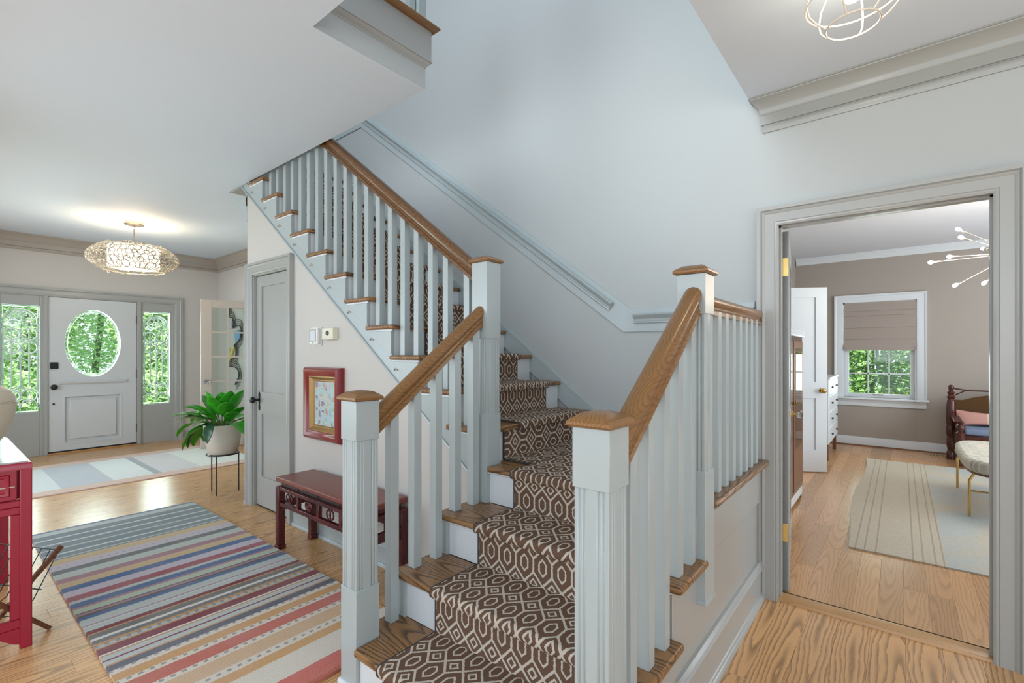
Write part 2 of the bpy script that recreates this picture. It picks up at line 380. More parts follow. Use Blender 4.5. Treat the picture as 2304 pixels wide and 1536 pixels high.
# ------------------------------------------------------------------ geometry helpers
class MB:
    def __init__(s): s.v = []; s.f = []; s.uv = None
    def quad_faces(s, idx): s.f.append(tuple(idx))
    def box(s, a, b):
        x0, y0, z0 = a; x1, y1, z1 = b
        x0, x1 = min(x0, x1), max(x0, x1); y0, y1 = min(y0, y1), max(y0, y1); z0, z1 = min(z0, z1), max(z0, z1)
        n = len(s.v)
        s.v += [(x0, y0, z0), (x1, y0, z0), (x1, y1, z0), (x0, y1, z0), (x0, y0, z1), (x1, y0, z1), (x1, y1, z1), (x0, y1, z1)]
        for q in ((0, 3, 2, 1), (4, 5, 6, 7), (0, 1, 5, 4), (1, 2, 6, 5), (2, 3, 7, 6), (3, 0, 4, 7)): s.f.append(tuple(n + i for i in q))
        return s
    def poly(s, pts, fn, d0, d1):
        """prism of a 2-D polygon; fn(u, v, d) -> point"""
        n = len(s.v); k = len(pts)
        s.v += [fn(u, v, d0) for u, v in pts] + [fn(u, v, d1) for u, v in pts]
        s.f.append(tuple(n + i for i in range(k))); s.f.append(tuple(n + k + i for i in reversed(range(k))))
        for i in range(k):
            j = (i + 1) % k; s.f.append((n + i, n + k + i, n + k + j, n + j))
        return s
    def tube(s, pts, r, seg=8, closed=False, rr=None):
        pts = [Vector(p) for p in pts]; k = len(pts); n = len(s.v)
        prev = None
        for i, p in enumerate(pts):
            if closed: d = (pts[(i + 1) % k] - pts[i - 1]).normalized()
            else: d = (pts[min(i + 1, k - 1)] - pts[max(i - 1, 0)]).normalized()
            if prev is None:
                a = Vector((0, 0, 1)) if abs(d.z) < 0.9 else Vector((1, 0, 0))
                u = d.cross(a).normalized()
            else:
                u = (prev - d * prev.dot(d)).normalized()
            prev = u; w = d.cross(u)
            R = rr[i] if rr else r
            for j in range(seg):
                q = 2 * PI * j / seg
                s.v.append(tuple(p + (u * math.cos(q) + w * math.sin(q)) * R))
        rings = k if closed else k - 1
        for i in range(rings):
            i2 = (i + 1) % k
            for j in range(seg):
                j2 = (j + 1) % seg
                s.f.append((n + i * seg + j, n + i * seg + j2, n + i2 * seg + j2, n + i2 * seg + j))
        if not closed:
            s.f.append(tuple(n + j for j in reversed(range(seg)))); s.f.append(tuple(n + (k - 1) * seg + j for j in range(seg)))
        return s
    def lathe(s, prof, c=(0, 0, 0), seg=32, axis='Z', a0=0, a1=2 * PI):
        n = len(s.v); k = len(prof); full = abs(a1 - a0 - 2 * PI) < 1e-6
        m = seg if full else seg + 1
        for i in range(m):
            q = a0 + (a1 - a0) * i / seg
            for r, h in prof:
                if axis == 'Z': p = (c[0] + r * math.cos(q), c[1] + r * math.sin(q), c[2] + h)
                elif axis == 'X': p = (c[0] + h, c[1] + r * math.cos(q), c[2] + r * math.sin(q))
                else: p = (c[0] + r * math.cos(q), c[1] + h, c[2] + r * math.sin(q))
                s.v.append(p)
        for i in range(seg):
            i2 = (i + 1) % m
            for j in range(k - 1):
                s.f.append((n + i * k + j, n + i2 * k + j, n + i2 * k + j + 1, n + i * k + j + 1))
        return s
    def sweep(s, path, prof, fn, side=1, closed=False, caps=True):
        """path: 2-D points; prof: (offset, height); fn(x, y, h) -> point; offset to the left (side=1) or right (-1)"""
        k = len(path); n = len(s.v); P = [Vector(p) for p in path]; m = len(prof)
        for i in range(k):
            if closed or 0 < i < k - 1:
                d0 = (P[i] - P[i - 1]).normalized(); d1 = (P[(i + 1) % k] - P[i]).normalized()
            elif i == 0: d0 = d1 = (P[1] - P[0]).normalized()
            else: d0 = d1 = (P[-1] - P[-2]).normalized()
            n0 = Vector((-d0.y, d0.x)) * side; n1 = Vector((-d1.y, d1.x)) * side
            b = (n0 + n1); b = b / max(b.dot(n0), 1e-6)
            for o, h in prof:
                q = P[i] + b * o; s.v.append(tuple(fn(q.x, q.y, h)))
        for i in range(k if closed else k - 1):
            i2 = (i + 1) % k
            for j in range(m - 1):
                s.f.append((n + i * m + j, n + i2 * m + j, n + i2 * m + j + 1, n + i * m + j + 1))
        if caps and not closed:
            s.f.append(tuple(n + j for j in range(m))); s.f.append(tuple(n + (k - 1) * m + j for j in reversed(range(m))))
        return s
    def build(s, name, mat, parent=None, smooth=None, bevel=0.0, seg=2, recalc=True):
        me = bpy.data.meshes.new(name); me.from_pydata(s.v, [], s.f)
        if recalc:
            bm = bmesh.new(); bm.from_mesh(me)
            bmesh.ops.recalc_face_normals(bm, faces=bm.faces[:]); bm.to_mesh(me); bm.free()
        me.materials.append(mat)
        o = bpy.data.objects.new(name, me); COL.objects.link(o)
        if parent is not None: attach(o, parent)
        if bevel:
            md = o.modifiers.new('bevel', 'BEVEL'); md.width = bevel; md.segments = seg; md.limit_method = 'ANGLE'; md.angle_limit = math.radians(40)
            if smooth is None: smooth = 40
        if smooth is not None:
            for p in me.polygons: p.use_smooth = True
            try: me.set_sharp_from_angle(angle=math.radians(smooth))
            except Exception: pass
        return o

def wloc(o):
    v = Vector(o.location)
    while o.parent is not None:
        v = v + o.parent.location if False else v
        break
    return v
BASE = {}
def attach(o, parent):
    o.parent = parent
    o.matrix_parent_inverse = Matrix.Translation(-BASE.get(parent.name, Vector((0, 0, 0))))
def tag(o, label=None, cat=None, group=None, kind=None):
    if label: o['label'] = label
    if cat: o['category'] = cat
    if group: o['group'] = group
    if kind: o['kind'] = kind
    return o
def thing(name, loc, label, cat, group=None, kind=None):
    o = bpy.data.objects.new(name, None); COL.objects.link(o); o.location = loc; o.empty_display_size = 0.1
    BASE[o.name] = Vector(loc)
    return tag(o, label, cat, group, kind)
def struct(o, label=None): 
    o['kind'] = 'structure'
    if label: o['label'] = label
    return o
def box(name, a, b, mat, parent=None, bevel=0.0): return MB().box(a, b).build(name, mat, parent, bevel=bevel)
XZ = lambda y: (lambda u, v, d: (u, y + d, v))
def fXY(x, y, h): return (x, y, h)
def lerp(a, b, t): return a + (b - a) * t
def ell(cx, cy, rx, ry, n=40, a0=0, a1=2 * PI): return [(cx + rx * math.cos(a0 + (a1 - a0) * i / n), cy + ry * math.sin(a0 + (a1 - a0) * i / n)) for i in range(n)]

# ------------------------------------------------------------------ measures
YW = 2.8725; RISE = 0.1864; HC = 2.81; HR = 2.69; YC = 1.803; XF = -8.545; YS = 3.0; XRET = -4.475
XE = -2.09; YE = 1.123; YD = 8.42; HD = 2.74
DX0, DX1, DZ = -0.5086, 0.308, 2.0
ST = 0.7456

# ================================================================== SETTING: floors
def plank_floor(name, x0, x1, y0, y1, mat, w=0.127, ln=1.7, skip=None, seed=1, label=None, maxn=290):
    rnd = random.Random(seed)
    base = struct(box(name, (x0, y0, -0.06), (x1, y1, -0.004), M['subfloor']), label)
    meshes = {}
    def mesh(wd, le):
        key = (round(wd, 3), round(le, 2))
        if key not in meshes:
            o = MB().box((-wd / 2 + .0002, -le / 2 + .0003, -0.006), (wd / 2 - .0002, le / 2 - .0003, 0.0)).build('plank', mat, base, bevel=0.0007, seg=1)
            meshes[key] = (o.data, o); return o, True
        return meshes[key], False
    n = 0; x = x0
    while x < x1 - 0.01:
        wd = min(w, x1 - x); y = y0 - rnd.choice([0, .4, .8, 1.2])
        while y < y1 - 0.01:
            a = max(y, y0); le = rnd.choice([1.3, ln, 2.1]); b = min(y + le, y1)
            if y1 - b < 0.25: b = y1
            if b - a > 0.05 and not (skip and skip(x + wd / 2, a, b)):
                r = mesh(wd, b - a)
                if r[1] is True: o = r[0]
                else:
                    o = r[0][1].copy(); COL.objects.link(o)
                o.location = (x + wd / 2, (a + b) / 2, 0); n += 1
            y = b if b == y1 else y + le
        x += wd
    return base
def skip_hall(x, a, b):
    if -1.69 < x < -0.60 and a > 1.2: return True
    if -4.4 < x < -1.7 and a > 1.85: return True
    return False
floor = plank_floor('floor', -8.62, 0.62, -0.9, YS, M['oak_floor'], 0.127, 1.7, skip_hall, 3, 'tan oak hall floor of long planks')
box('floor_rear', (-8.62, -3.6, -0.06), (3.6, -0.9, 0.0), M['oak_floor'], floor)
box('floor_side', (0.62, -0.9, -0.06), (3.6, YW + .1, 0.0), M['oak_floor'], floor)
den_floor = plank_floor('floor', -1.25, 1.42, YW + 0.09, YD, M['oak_den'], 0.105, 0.9, None, 5, 'brown oak den floor of short planks beyond the doorway')
box('floor_side', (1.42, YW + .09, -0.06), (3.2, YD, 0.0), M['oak_den'], den_floor)
# oak saddle under the den doorway
MB().poly([(-0.005, 0), (0.0, 0.012), (0.02, 0.016), (0.095, 0.010), (0.10, 0)], lambda u, v, d: (d, YW + u, v), DX0 + .002, DX1 - .002).build('trim_1', M['saddle'], smooth=30)
struct(bpy.data.objects['trim_1'], 'oak saddle strip across the den doorway')

# ------------------------------------------------------------------ walls and ceilings
def wall(name, label, mats, *boxes):
    mb = MB()
    for a, b in boxes: mb.box(a, b)
    return struct(mb.build(name, mats), label)
TOP = 5.6
w_back = wall('wall_back', 'tall pale grey stairwell wall with the den doorway', M['wall'],
    ((XRET, YW, -.05), (DX0 - .016, YW + .09, TOP)), ((DX0 - .016, YW, DZ + .016), (DX1 + .016, YW + .09, TOP)), ((DX1 + .016, YW, -.05), (3.6, YW + .09, TOP)), ((-5.4, YW, 2.95), (XRET, YW + .09, TOP)))
# closet wall below the stair stringer (sloped top)
zl = lambda x: 1.155 + ST * (-2.364 - x)
mb = MB(); f = XZ(YC)
CD0, CD1, CDZ = -4.355, -3.722, 1.995
pl = [(XRET, -.05), (CD0, -.05), (CD0, CDZ), (CD1, CDZ), (CD1, -.05), (-1.66, -.05), (-1.66, zl(-1.66) + .03), (-4.55, zl(-4.55) + .03), (XRET, 2.80)]
pl = [(XRET, -.05), (CD0, -.05), (CD0, CDZ), (CD1, CDZ), (CD1, -.05), (-1.66, -.05), (-1.66, zl(-1.66) + .03), (XRET, zl(XRET) + .03)]
mb.poly(pl, f, 0, 0.07)
struct(mb.build('wall_closet', M['wall_warm']), 'pale wall under the upper stair flight, with the narrow closet door')
wall('wall_return', 'short foyer wall behind the corner of the closet wall', M['wall_warm'], ((XRET, YC + .07, -.05), (XRET + .07, YS, 2.95)))
wall('wall_side', 'foyer side wall beyond the plant', M['wall_warm'], ((XF, YS, -.05), (XRET, YS + .1, 2.95)))
# front wall with three openings
SL0, SL1, FD0, FD1, SR0, SR1, FZ = 0.545, 0.975, 1.012, 1.940, 1.985, 2.405, 2.06
wall('wall_front', 'foyer front wall around the entrance door and sidelights', M['wall_warm'],
    ((XF - .12, -.4, -.05), (XF, SL0, 2.95)), ((XF - .12, SR1, -.05), (XF, YS + .1, 2.95)), ((XF - .12, SL0, FZ), (XF, SR1, 2.95)))
wall('wall_left', 'unseen hall wall, cut open behind the red console to let light in', M['wall_warm'], ((XF, -.5, -.05), (-7.6, -.4, 2.95)), ((-4.6, -.5, -.05), (-4.2, -.4, 2.95)), ((-4.2, -.5, 2.5), (-1.4, -.4, 2.95)), ((-7.6, -.5, 2.3), (-4.6, -.4, 2.95)))  # out of view; cut open behind the console so fill light reaches the floor
wall('wall_rear', 'rear walls of the rooms behind the camera', M['wall'], ((-8.6, -3.62, 2.75), (3.6, -3.52, 2.95)), ((1.9, -3.62, -.05), (3.6, -3.52, 2.75)), ((-3.1, -3.62, -.05), (-2.7, -3.52, 2.75)),
     ((3.55, -3.6, 2.5), (3.65, YW, 2.95)), ((3.55, 2.0, -.05), (3.65, YW, 2.5)))
# ceilings: hall slab with the stairwell cut out, right-hand ceiling a little lower
mb = MB()
mb.box((XF - .1, -3.6, HC), (XE, YC - .014, HC + .14)).box((XF - .1, YC - .014, HC), (-4.844, YS + .1, HC + .14)).box((XE, -3.6, HC), (-.64, YE, HC + .14))
struct(mb.build('ceiling', M['ceiling']), 'white hall and foyer ceiling with the stairwell cut out')
struct(MB().box((-.64, -3.6, HR), (3.6, YW, HR + .3)).build('ceiling', M['ceiling']), 'lower white ceiling on the right with the cage lamp')
struct(MB().box((-5.6, -1.2, TOP), (1.5, YW + .1, TOP + .1)).build('ceiling', M['ceiling']), 'ceiling high over the stairwell')
wall('wall_upper', 'upstairs walls around the stairwell', M['wall'], ((-.64, 0.4, HR + .3), (-.54, YW, TOP)), ((-5.5, -1.2, 2.95), (-5.4, YW, TOP)),
     ((-5.4, -1.25, 2.95), (-3.2, -1.15, TOP)), ((-.1, -1.25, 2.95), (1.5, -1.15, TOP)), ((-3.2, -1.25, 2.95), (-.1, -1.15, 3.35)), ((-.64, -1.15, HR + .3), (-.54, 0.4, TOP)))
wall('wall_den', 'taupe den walls', M['den_wall'],
    ((-1.25, YD, -.05), (-.652, YD + .12, HD)), ((.175, YD, -.05), (3.1, YD + .12, HD)), ((-.652, YD, -.05), (.175, YD + .12, .69)), ((-.652, YD, 2.045), (.175, YD + .12, HD)),
    ((-1.35, YW + .09, -.05), (-1.25, 5.25, HD)), ((-1.35, 5.25, 2.06), (-1.25, 6.0, HD)), ((-1.35, 6.0, -.05), (-1.25, YD + .1, HD)), ((-2.1, 5.2, -.05), (-2.0, 6.05, HD)),
    ((3.0, YW, -.05), (3.1, 4.2, HD)), ((3.0, 7.3, -.05), (3.1, YD + .1, HD)), ((3.0, 4.2, 2.3), (3.1, 7.3, HD)), ((3.0, 4.2, -.05), (3.1, 7.3, .6)))
struct(MB().box((-1.35, YW + .09, HD), (3.1, YD + .12, HD + .1)).build('ceiling', M['den_ceiling']), 'white den ceiling beyond the doorway')

# upstairs gallery edge: white band, moulding, fascia, oak nosing
g = struct(MB().sweep([(XE, YE), (XE, YC - .014), (-4.80, YC - .014)], [(-.05, HC + .0015), (.002, HC + .0015), (.002, 2.952), (-.05, 2.952)], fXY, side=-1).build('trim_2', M['wall']), 'gallery edge over the hall with a grey fascia and an oak nosing')
prof = [(0.001, 2.925), (.004, 2.925), (.006, 2.935), (.018, 2.945), (.024, 2.957), (.03, 2.958), (.03, 2.968), (.0, 2.968)]
path = [(XE, YE), (XE, YC - .014), (-4.80, YC - .014)]
MB().sweep(path, prof, fXY, side=-1).build('moulding', M['trim'], g, smooth=30)
MB().sweep(path, [(0, 2.968), (.026, 2.968), (.026, 3.132), (0, 3.132)], fXY, side=-1).build('fascia', M['trim'], g)
MB().sweep(path, [(-.14, 3.132), (.035, 3.132), (.052, 3.137), (.062, 3.147), (.062, 3.158), (.052, 3.167), (-.14, 3.169)], fXY, side=-1).build('nosing', M['rail_y'], g, smooth=50)
box('upper_floor', (XF, -3.6, 2.95), (XE - .05, YC - .03, 3.16), M['subfloor'], g)

# ------------------------------------------------------------------ crowns, casings, chair rail, baseboards
def crown_prof(z0, z1, p, q):
    h = z1 - z0
    return [(0, z0), (.012 * q, z0), (.016 * q, z0 + .012), (.022 * q, z0 + .02), (.022 * q, z0 + .032), (.014 * q, z0 + .036), (.014 * q, z0 + .040), (.024 * q, z0 + .042), (.024 * q, z0 + h * .50), (.030 * q, z0 + h * .52), (.034 * q, z0 + h * .56),
            (.038 * q, z0 + h * .60), (.042 * q, z0 + h * .68), (p * .62, z0 + h * .80), (p * .80, z0 + h * .89), (p * .92, z0 + h * .92), (p * .94, z0 + h * .95), (p, z0 + h * .955), (p, z1), (0, z1)]
o = MB().sweep([(-.572, YW + .01), (-.572, YW), (3.5, YW)], crown_prof(2.505, HR, .068, .6), fXY, side=-1).build('trim_3', M['trim_grey'], smooth=35)
struct(o, 'grey crown moulding over the den doorway')
o = MB().sweep([(-4.0, -.4), (XF, -.4), (XF, YS), (XRET, YS), (XRET, YC - .003)], crown_prof(2.612, HC, .095, 1.0), fXY, side=-1).build('trim_4', M['trim_dark'], smooth=35)
struct(o, 'taupe crown moulding around the foyer')
MB().poly([(XRET, 2.695), (-4.72, 2.695), (-4.715, 2.668), (-4.665, 2.658), (-4.655, 2.635), (-4.61, 2.62), (-4.598, 2.60), (-4.555, 2.582), (-4.535, 2.55), (-4.525, 2.52), (-4.515, 2.515), (-4.510, 2.495), (-4.495, 2.483), (XRET, 2.483)], XZ(YC - .003), 0, .09).build('corner_bracket', M['rail_paint'], o, bevel=.002)
box('soffit', (-4.80, YC - .012, HC - .012), (XRET + .02, 2.02, HC - .001), M['trim'], o)
o = MB().sweep([(-1.24, YD), (3.0, YD)], [(0, 2.645), (.012, 2.645), (.016, 2.665), (.03, 2.68), (.05, 2.705), (.055, 2.715), (.06, 2.718), (.06, HD), (0, HD)], fXY, side=-1).build('trim_5', M['white'], smooth=35)
struct(o, 'white crown moulding in the den')

CASE = [(-.004, 0), (-.004, .014), (.004, .018), (.012, .016), (.016, .020), (.058, .022), (.062, .026), (.070, .030), (.074, .026), (.078, .034), (.096, .036), (.096, 0)]
def casing(name, parent, x0, x1, z1, y, mat, scale=1.0, flip=1, z0=0.0):
    prof = [(a * scale, b) for a, b in CASE]
    return MB().sweep([(x0, z0), (x0, z1), (x1, z1), (x1, z0)], prof, lambda u, v, h: (u, y - flip * h, v), side=1).build(name, mat, parent, smooth=35)
dd = struct(casing('door_1', None, DX0, DX1, DZ, YW, M['trim']), 'grey cased den doorway with its white door folded back')
mb = MB()
mb.box((DX0 - .016, YW - .004, -.0), (DX0, YW + .10, DZ + .016)).box((DX1, YW - .004, 0), (DX1 + .016, YW + .10, DZ + .016)).box((DX0, YW - .004, DZ), (DX1, YW + .10, DZ + .016))
mb.box((DX0, YW + .03, 0), (DX0 + .010, YW + .062, DZ)).box((DX1 - .010, YW + .03, 0), (DX1, YW + .062, DZ)).box((DX0, YW + .03, DZ - .010), (DX1, YW + .062, DZ))
mb.build('jamb', M['trim'], dd)
casing('den_casing', dd, DX0, DX1, DZ, YW + .09, M['white'], 1.0, -1)
# folded-back door leaf, seen edge on
lx0, lx1, ly0, ly1 = -.512, -.475, YW + .115, YW + .115 + .79
lf = MB().box((lx0 + .006, ly0, .012), (lx1 - .006, ly1, 1.985))
for (a, b) in (((ly0, .012), (ly0 + .11, 1.985)), ((ly1 - .11, .012), (ly1, 1.985)), ((ly0 + .11, .012), (ly1 - .11, .24)), ((ly0 + .11, .80), (ly1 - .11, .98)), ((ly0 + .11, 1.87), (ly1 - .11, 1.985))):
    lf.box((lx0, a[0], a[1]), (lx1, b[0], b[1]))
leaf = lf.build('door_leaf', M['trim'], dd)
for z in (1.79, .33):
    h = MB().box((lx0 + .004, ly0 - .0025, z - .05), (lx1 - .003, ly0 - .0005, z + .05)).build('hinge', M['brass'], leaf, bevel=.002)
    mb = MB().tube([(lx0 - .002, ly0 - .006, z - .052), (lx0 - .002, ly0 - .006, z + .052)], .006, 10)
    for k in (-.034, 0, .034): mb.lathe([(0, -.0045), (.005, -.0045), (.005, -.001)], (lx0 + .016 + .004 * (k == 0), ly0, z + k), 8, 'Y')
    mb.build('hinge_pin', M['brass'], leaf, smooth=40)
kz, ky = .905, ly1 - .065
MB().lathe([(0, 0), (.026, 0), (.026, .004), (.012, .010), (.009, .03), (.011, .034), (0, .034)], (lx1, ky, kz), 16, 'X').build('knob_rose', M['brass'], leaf, smooth=40)
MB().lathe([(0, .030), (.014, .032), (.024, .042), (.027, .055), (.022, .068), (0, .072)], (lx1, ky, kz), 10, 'X').build('door_knob', M['crystal'], leaf)

_hp = Vector((lx0, ly0, 0)); _R = Matrix.Translation(_hp) @ Matrix.Rotation(math.radians(8.2), 4, 'Z') @ Matrix.Translation(-_hp)
for o_ in [leaf] + [c for c in bpy.data.objects if c.parent == leaf]: o_.data.transform(_R)

# closet door under the stairs
cd = struct(casing('door_2', None, CD0, CD1, CDZ, YC, M['trim'], 0.95), 'narrow two-panel closet door under the stairs')
mb = MB()
mb.box((CD0, YC - .003, 0), (CD0 + .016, YC + .07, CDZ)).box((CD1 - .016, YC - .003, 0), (CD1, YC + .07, CDZ)).box((CD0, YC - .003, CDZ - .016), (CD1, YC + .07, CDZ))
mb.build('jamb', M['trim'], cd)
def shaker(u0, u1, z0, z1, panels, fn, t0, t1, inset=.012):
    """rails and stiles around recessed panels; fn(u, v, d)"""
    mb = MB(); us = sorted({u0, u1} | {p[0] for p in panels} | {p[1] for p in panels}); 
    zs = sorted({z0, z1} | {p[2] for p in panels} | {p[3] for p in panels})
    for i in range(len(us) - 1):
        for j in range(len(zs) - 1):
            uc, zc = (us[i] + us[i + 1]) / 2, (zs[j] + zs[j + 1]) / 2
            ins = any(p[0] < uc < p[1] and p[2] < zc < p[3] for p in panels)
            a = t0 + (inset if ins else 0); b = t1 - (inset if ins else 0)
            mb.poly([(us[i], zs[j]), (us[i + 1], zs[j]), (us[i + 1], zs[j + 1]), (us[i], zs[j + 1])], fn, a, b)
    return mb
yl = YC + .022
lf = shaker(CD0 + .018, CD1 - .018, .014, CDZ - .02, [(-4.245, -3.835, .985, 1.885), (-4.245, -3.835, .262, .80)], XZ(yl), 0, .036, .013).build('door_leaf', M['trim'], cd)
box('door_sweep', (CD0 + .018, yl + .004, .0), (CD1 - .018, yl + .03, .012), M['black'], cd)
for z in (1.77, .37):
    MB().box((CD1 - .021, yl - .004, z - .045), (CD1 - .012, yl + .004, z + .045)).build('hinge', M['brass'], lf, bevel=.003)
kx, kz = -4.285, .905
MB().poly([(-.012, -.075), (-.016, -.05), (-.009, -.03), (-.014, 0), (-.013, .04), (-.017, .055), (-.008, .075), (0, .082), (.008, .075), (.017, .055), (.013, .04), (.014, 0), (.009, -.03), (.016, -.05), (.012, -.075), (0, -.082)], lambda u, v, d: (kx + u, yl - d, kz + v), 0, .005).build('knob_plate', M['bronze'], lf, bevel=.0015)
MB().lathe([(0, 0), (.010, 0), (.009, -.03), (.013, -.034), (.026, -.046), (.028, -.056), (.022, -.068), (0, -.072)], (kx, yl - .004, kz + .012), 18, 'Y').build('door_knob', M['bronze'], lf, smooth=40)

# chair rail with its flat back band, level part + rake + top level
lv0, lv1 = 1.455, 1.602
xb = -1.394; xt = xb - (lv0 + (lv1 - lv0) - lv1) * 0
up = 3.66
xtop = xb - (up - lv0) / ST
def railband(o0, o1):
    # offsets measured up from the lower edge of the band
    return None
co = math.cos(math.atan(ST))
path = [(-5.35, up), (xtop, up), (xb, lv0), (-.62, lv0)]
ch = MB().sweep(path, [(0, 0), (0, .011), (.138, .011), (.142, .008), (.146, .008), (.146, 0)], lambda u, v, h: (u, YW - h, v), side=1).build('trim_6', M['rail_paint'], smooth=30)
struct(ch, 'grey chair rail rising along the stairwell wall')
mprof = [(.050, .011), (.050, .018), (.056, .022), (.060, .020), (.064, .022), (.078, .024), (.088, .034), (.096, .040), (.100, .044), (.108, .046), (.112, .040), (.112, .011)]
def at_path(p, q, a, b):
    P, Q = Vector(p), Vector(q); d = (Q - P).normalized(); n = (Q - P).length
    return [tuple(P + d * a), tuple(P + d * (n - b))]
MB().sweep(at_path(path[1], path[2], .0, .17), mprof, lambda u, v, h: (u, YW - h, v), side=1).build('rail_moulding', M['rail_paint'], ch, smooth=30)
MB().sweep(at_path(path[2], path[3], .075, .0), mprof, lambda u, v, h: (u, YW - h, v), side=1).build('rail_moulding', M['rail_paint'], ch, smooth=30)
MB().sweep(at_path(path[0], path[1], .0, .02), mprof, lambda u, v, h: (u, YW - h, v), side=1).build('rail_moulding', M['rail_paint'], ch, smooth=30)
box('end_stile', (-4.90, YW - .03, 3.1), (-4.83, YW, 3.66), M['rail_paint'], ch)
box('wall_stop', (-5.4, YW - .22, 2.97), (-4.90, YW, 5.0), M['rail_paint'], ch)
# skirt board of the upper flight and landing base
def skz(x): return .92 + ST * (-1.59 - x)
MB().poly([(-4.6, skz(-4.6)), (-1.59, .92), (-.60, .92), (-.60, .70), (-1.5, .70), (-4.6, 2.98)], XZ(YW - .016), 0, .014).build('baseboard_stairs', M['rail_paint'], bevel=.003)
sk = struct(bpy.data.objects['baseboard_stairs'], 'grey skirt board along the upper stair flight')
MB().sweep([(-4.6, skz(-4.6) - .012), (-1.59, .908), (-.60, .908)], [(0, 0), (0, .020), (.012, .020), (.016, .0)], lambda u, v, h: (u, YW - h, v), side=1).build('skirt_cap', M['rail_paint'], sk)

BASEP = [(0, 0), (.026, 0), (.026, .008), (.020, .020), (.014, .022), (.014, .118), (.018, .124), (.012, .134), (.006, .142), (0, .144)]
def baseboard(name, label, path, mat, side=-1, prof=BASEP):
    return struct(MB().sweep(path, prof, fXY, side=side).build(name, mat, smooth=35), label)
baseboard('baseboard_front', 'foyer baseboard left of the entrance', [(-7.6, -.4), (XF, -.4), (XF, SL0 - .09)], M['trim'])
baseboard('baseboard_side', 'foyer baseboard right of the entrance and along the side wall', [(XF, SR1 + .095), (XF, YS), (XRET, YS), (XRET, YC), (CD0 - .093, YC)], M['trim'])
baseboard('baseboard_closet', 'pale baseboard behind the bench', [(CD1 + .093, YC), (-1.70, YC)], M['rail_paint'])
baseboard('baseboard_den', 'white baseboard under the den window', [(-1.25, YW + .2), (-1.25, 5.2)], M['white'])
bd = baseboard('baseboard_den', 'white baseboard along the far den wall', [(-1.25, 6.05), (-1.25, YD), (3.0, YD)], M['white'], prof=[(0, 0.012), (.016, .012), (.016, .115), (.012, .125), (0, .128)])
MB().sweep([(-1.25, 6.05), (-1.25, YD), (3.0, YD)], [(0, 0), (.032, 0), (.030, .010), (.020, .018), (0, .018)], fXY, side=-1).build('shoe_moulding', M['walnut'], bd, smooth=30)
baseboard('baseboard_back', 'grey baseboard right of the den doorway', [(DX1 + .1, YW), (3.5, YW)], M['trim'])

# ------------------------------------------------------------------ right side of the stair: panelled wall
XP = -.585
fy = lambda x: (lambda u, v, d: (x + d, u, v))
sp = struct(MB().poly([(1.10, 0), (YW, 0), (YW, .715), (1.80, .715), (1.80, .53), (1.55, .53), (1.55, .34), (1.30, .34), (1.30, .16), (1.10, .16)], fy(XP - .06), 0, .048).build('wall_stair', M['trim']), 'panelled grey wall under the landing and lower flight')
lo = lambda y: .385 + ST * (y - 1.80)
MB().poly([(1.09, .0), (1.28, .0), (1.80, lo(1.80)), (1.84, lo(1.80) + .10), (1.84, .535), (1.56, .535), (1.56, .349), (1.31, .349), (1.31, .163), (1.09, .163)], fy(XP - .012), 0, .012).build('stringer', M['trim'], sp, bevel=.002)
MB().poly([(1.80, .52), (YW, .52), (YW, .716), (1.80, .716)], fy(XP - .012), 0, .012).build('landing_fascia', M['trim'], sp, bevel=.003)
MB().poly([(2.825, .16), (YW, .16), (YW, .52), (2.825, .52)], fy(XP - .012), 0, .012).build('panel_stile', M['trim'], sp, bevel=.003)
MB().sweep([(YW, .0), (1.35, 0.0)], [(0, 0)], lambda u, v, h: (0, u, v)) if False else None
MB().sweep([(XP - .012, YW), (XP - .012, 1.25)], [(-.004, 0), (.034, 0), (.034, .010), (.030, .022), (.020, .030), (.016, .032), (.016, .158), (.020, .163), (.026, .166), (.026, .176), (.018, .182), (.022, .192), (.012, .204), (-.004, .206)], fXY, side=1).build('baseboard', M['trim'], sp, smooth=35)
# left side of the lower flight
sl = struct(MB().poly([(1.10, 0), (YC, 0), (YC, .53), (1.55, .53), (1.55, .34), (1.30, .34), (1.30, .16), (1.10, .16)], fy(-1.69), 0, .04).build('wall_stair', M['rail_paint']), 'closed stringer on the left of the lower flight')

# ------------------------------------------------------------------ entrance door and sidelights
fF = lambda off: (lambda u, v, d: (XF + off + d, u, v))     # u = Y, v = Z, d = towards the hall
en = struct(MB().sweep([(SL0, 0), (SL0, FZ), (SR1, FZ), (SR1, 0)], [(a, b) for a, b in CASE], lambda u, v, h: (XF + h, u, v), side=1).build('door_3', M['trim'], smooth=35), 'entrance door with an oval glass, shelf strip and dark hardware')
mb = MB()
for a, b in ((SL1 - .005, FD0), (FD1, SR0 + .005)): mb.box((XF - .10, a, 0), (XF + .012, b, FZ))
mb.box((XF - .10, SL0, 0), (XF + .002, SL0 + .03, FZ)).box((XF - .10, SR1 - .03, 0), (XF + .002, SR1, FZ)).box((XF - .10, SL0, FZ - .012), (XF + .004, SR1, FZ))
mb.box((XF - .10, FD0 - .01, 2.03), (XF - .0555, FD1 + .01, FZ - .013)).box((XF - .10, FD0 - .004, .02), (XF - .0555, FD0 + .02, 2.03)).box((XF - .10, FD1 - .02, .02), (XF - .0555, FD1 + .004, 2.03))
mb.build('frame', M['trim'], en, bevel=.003)
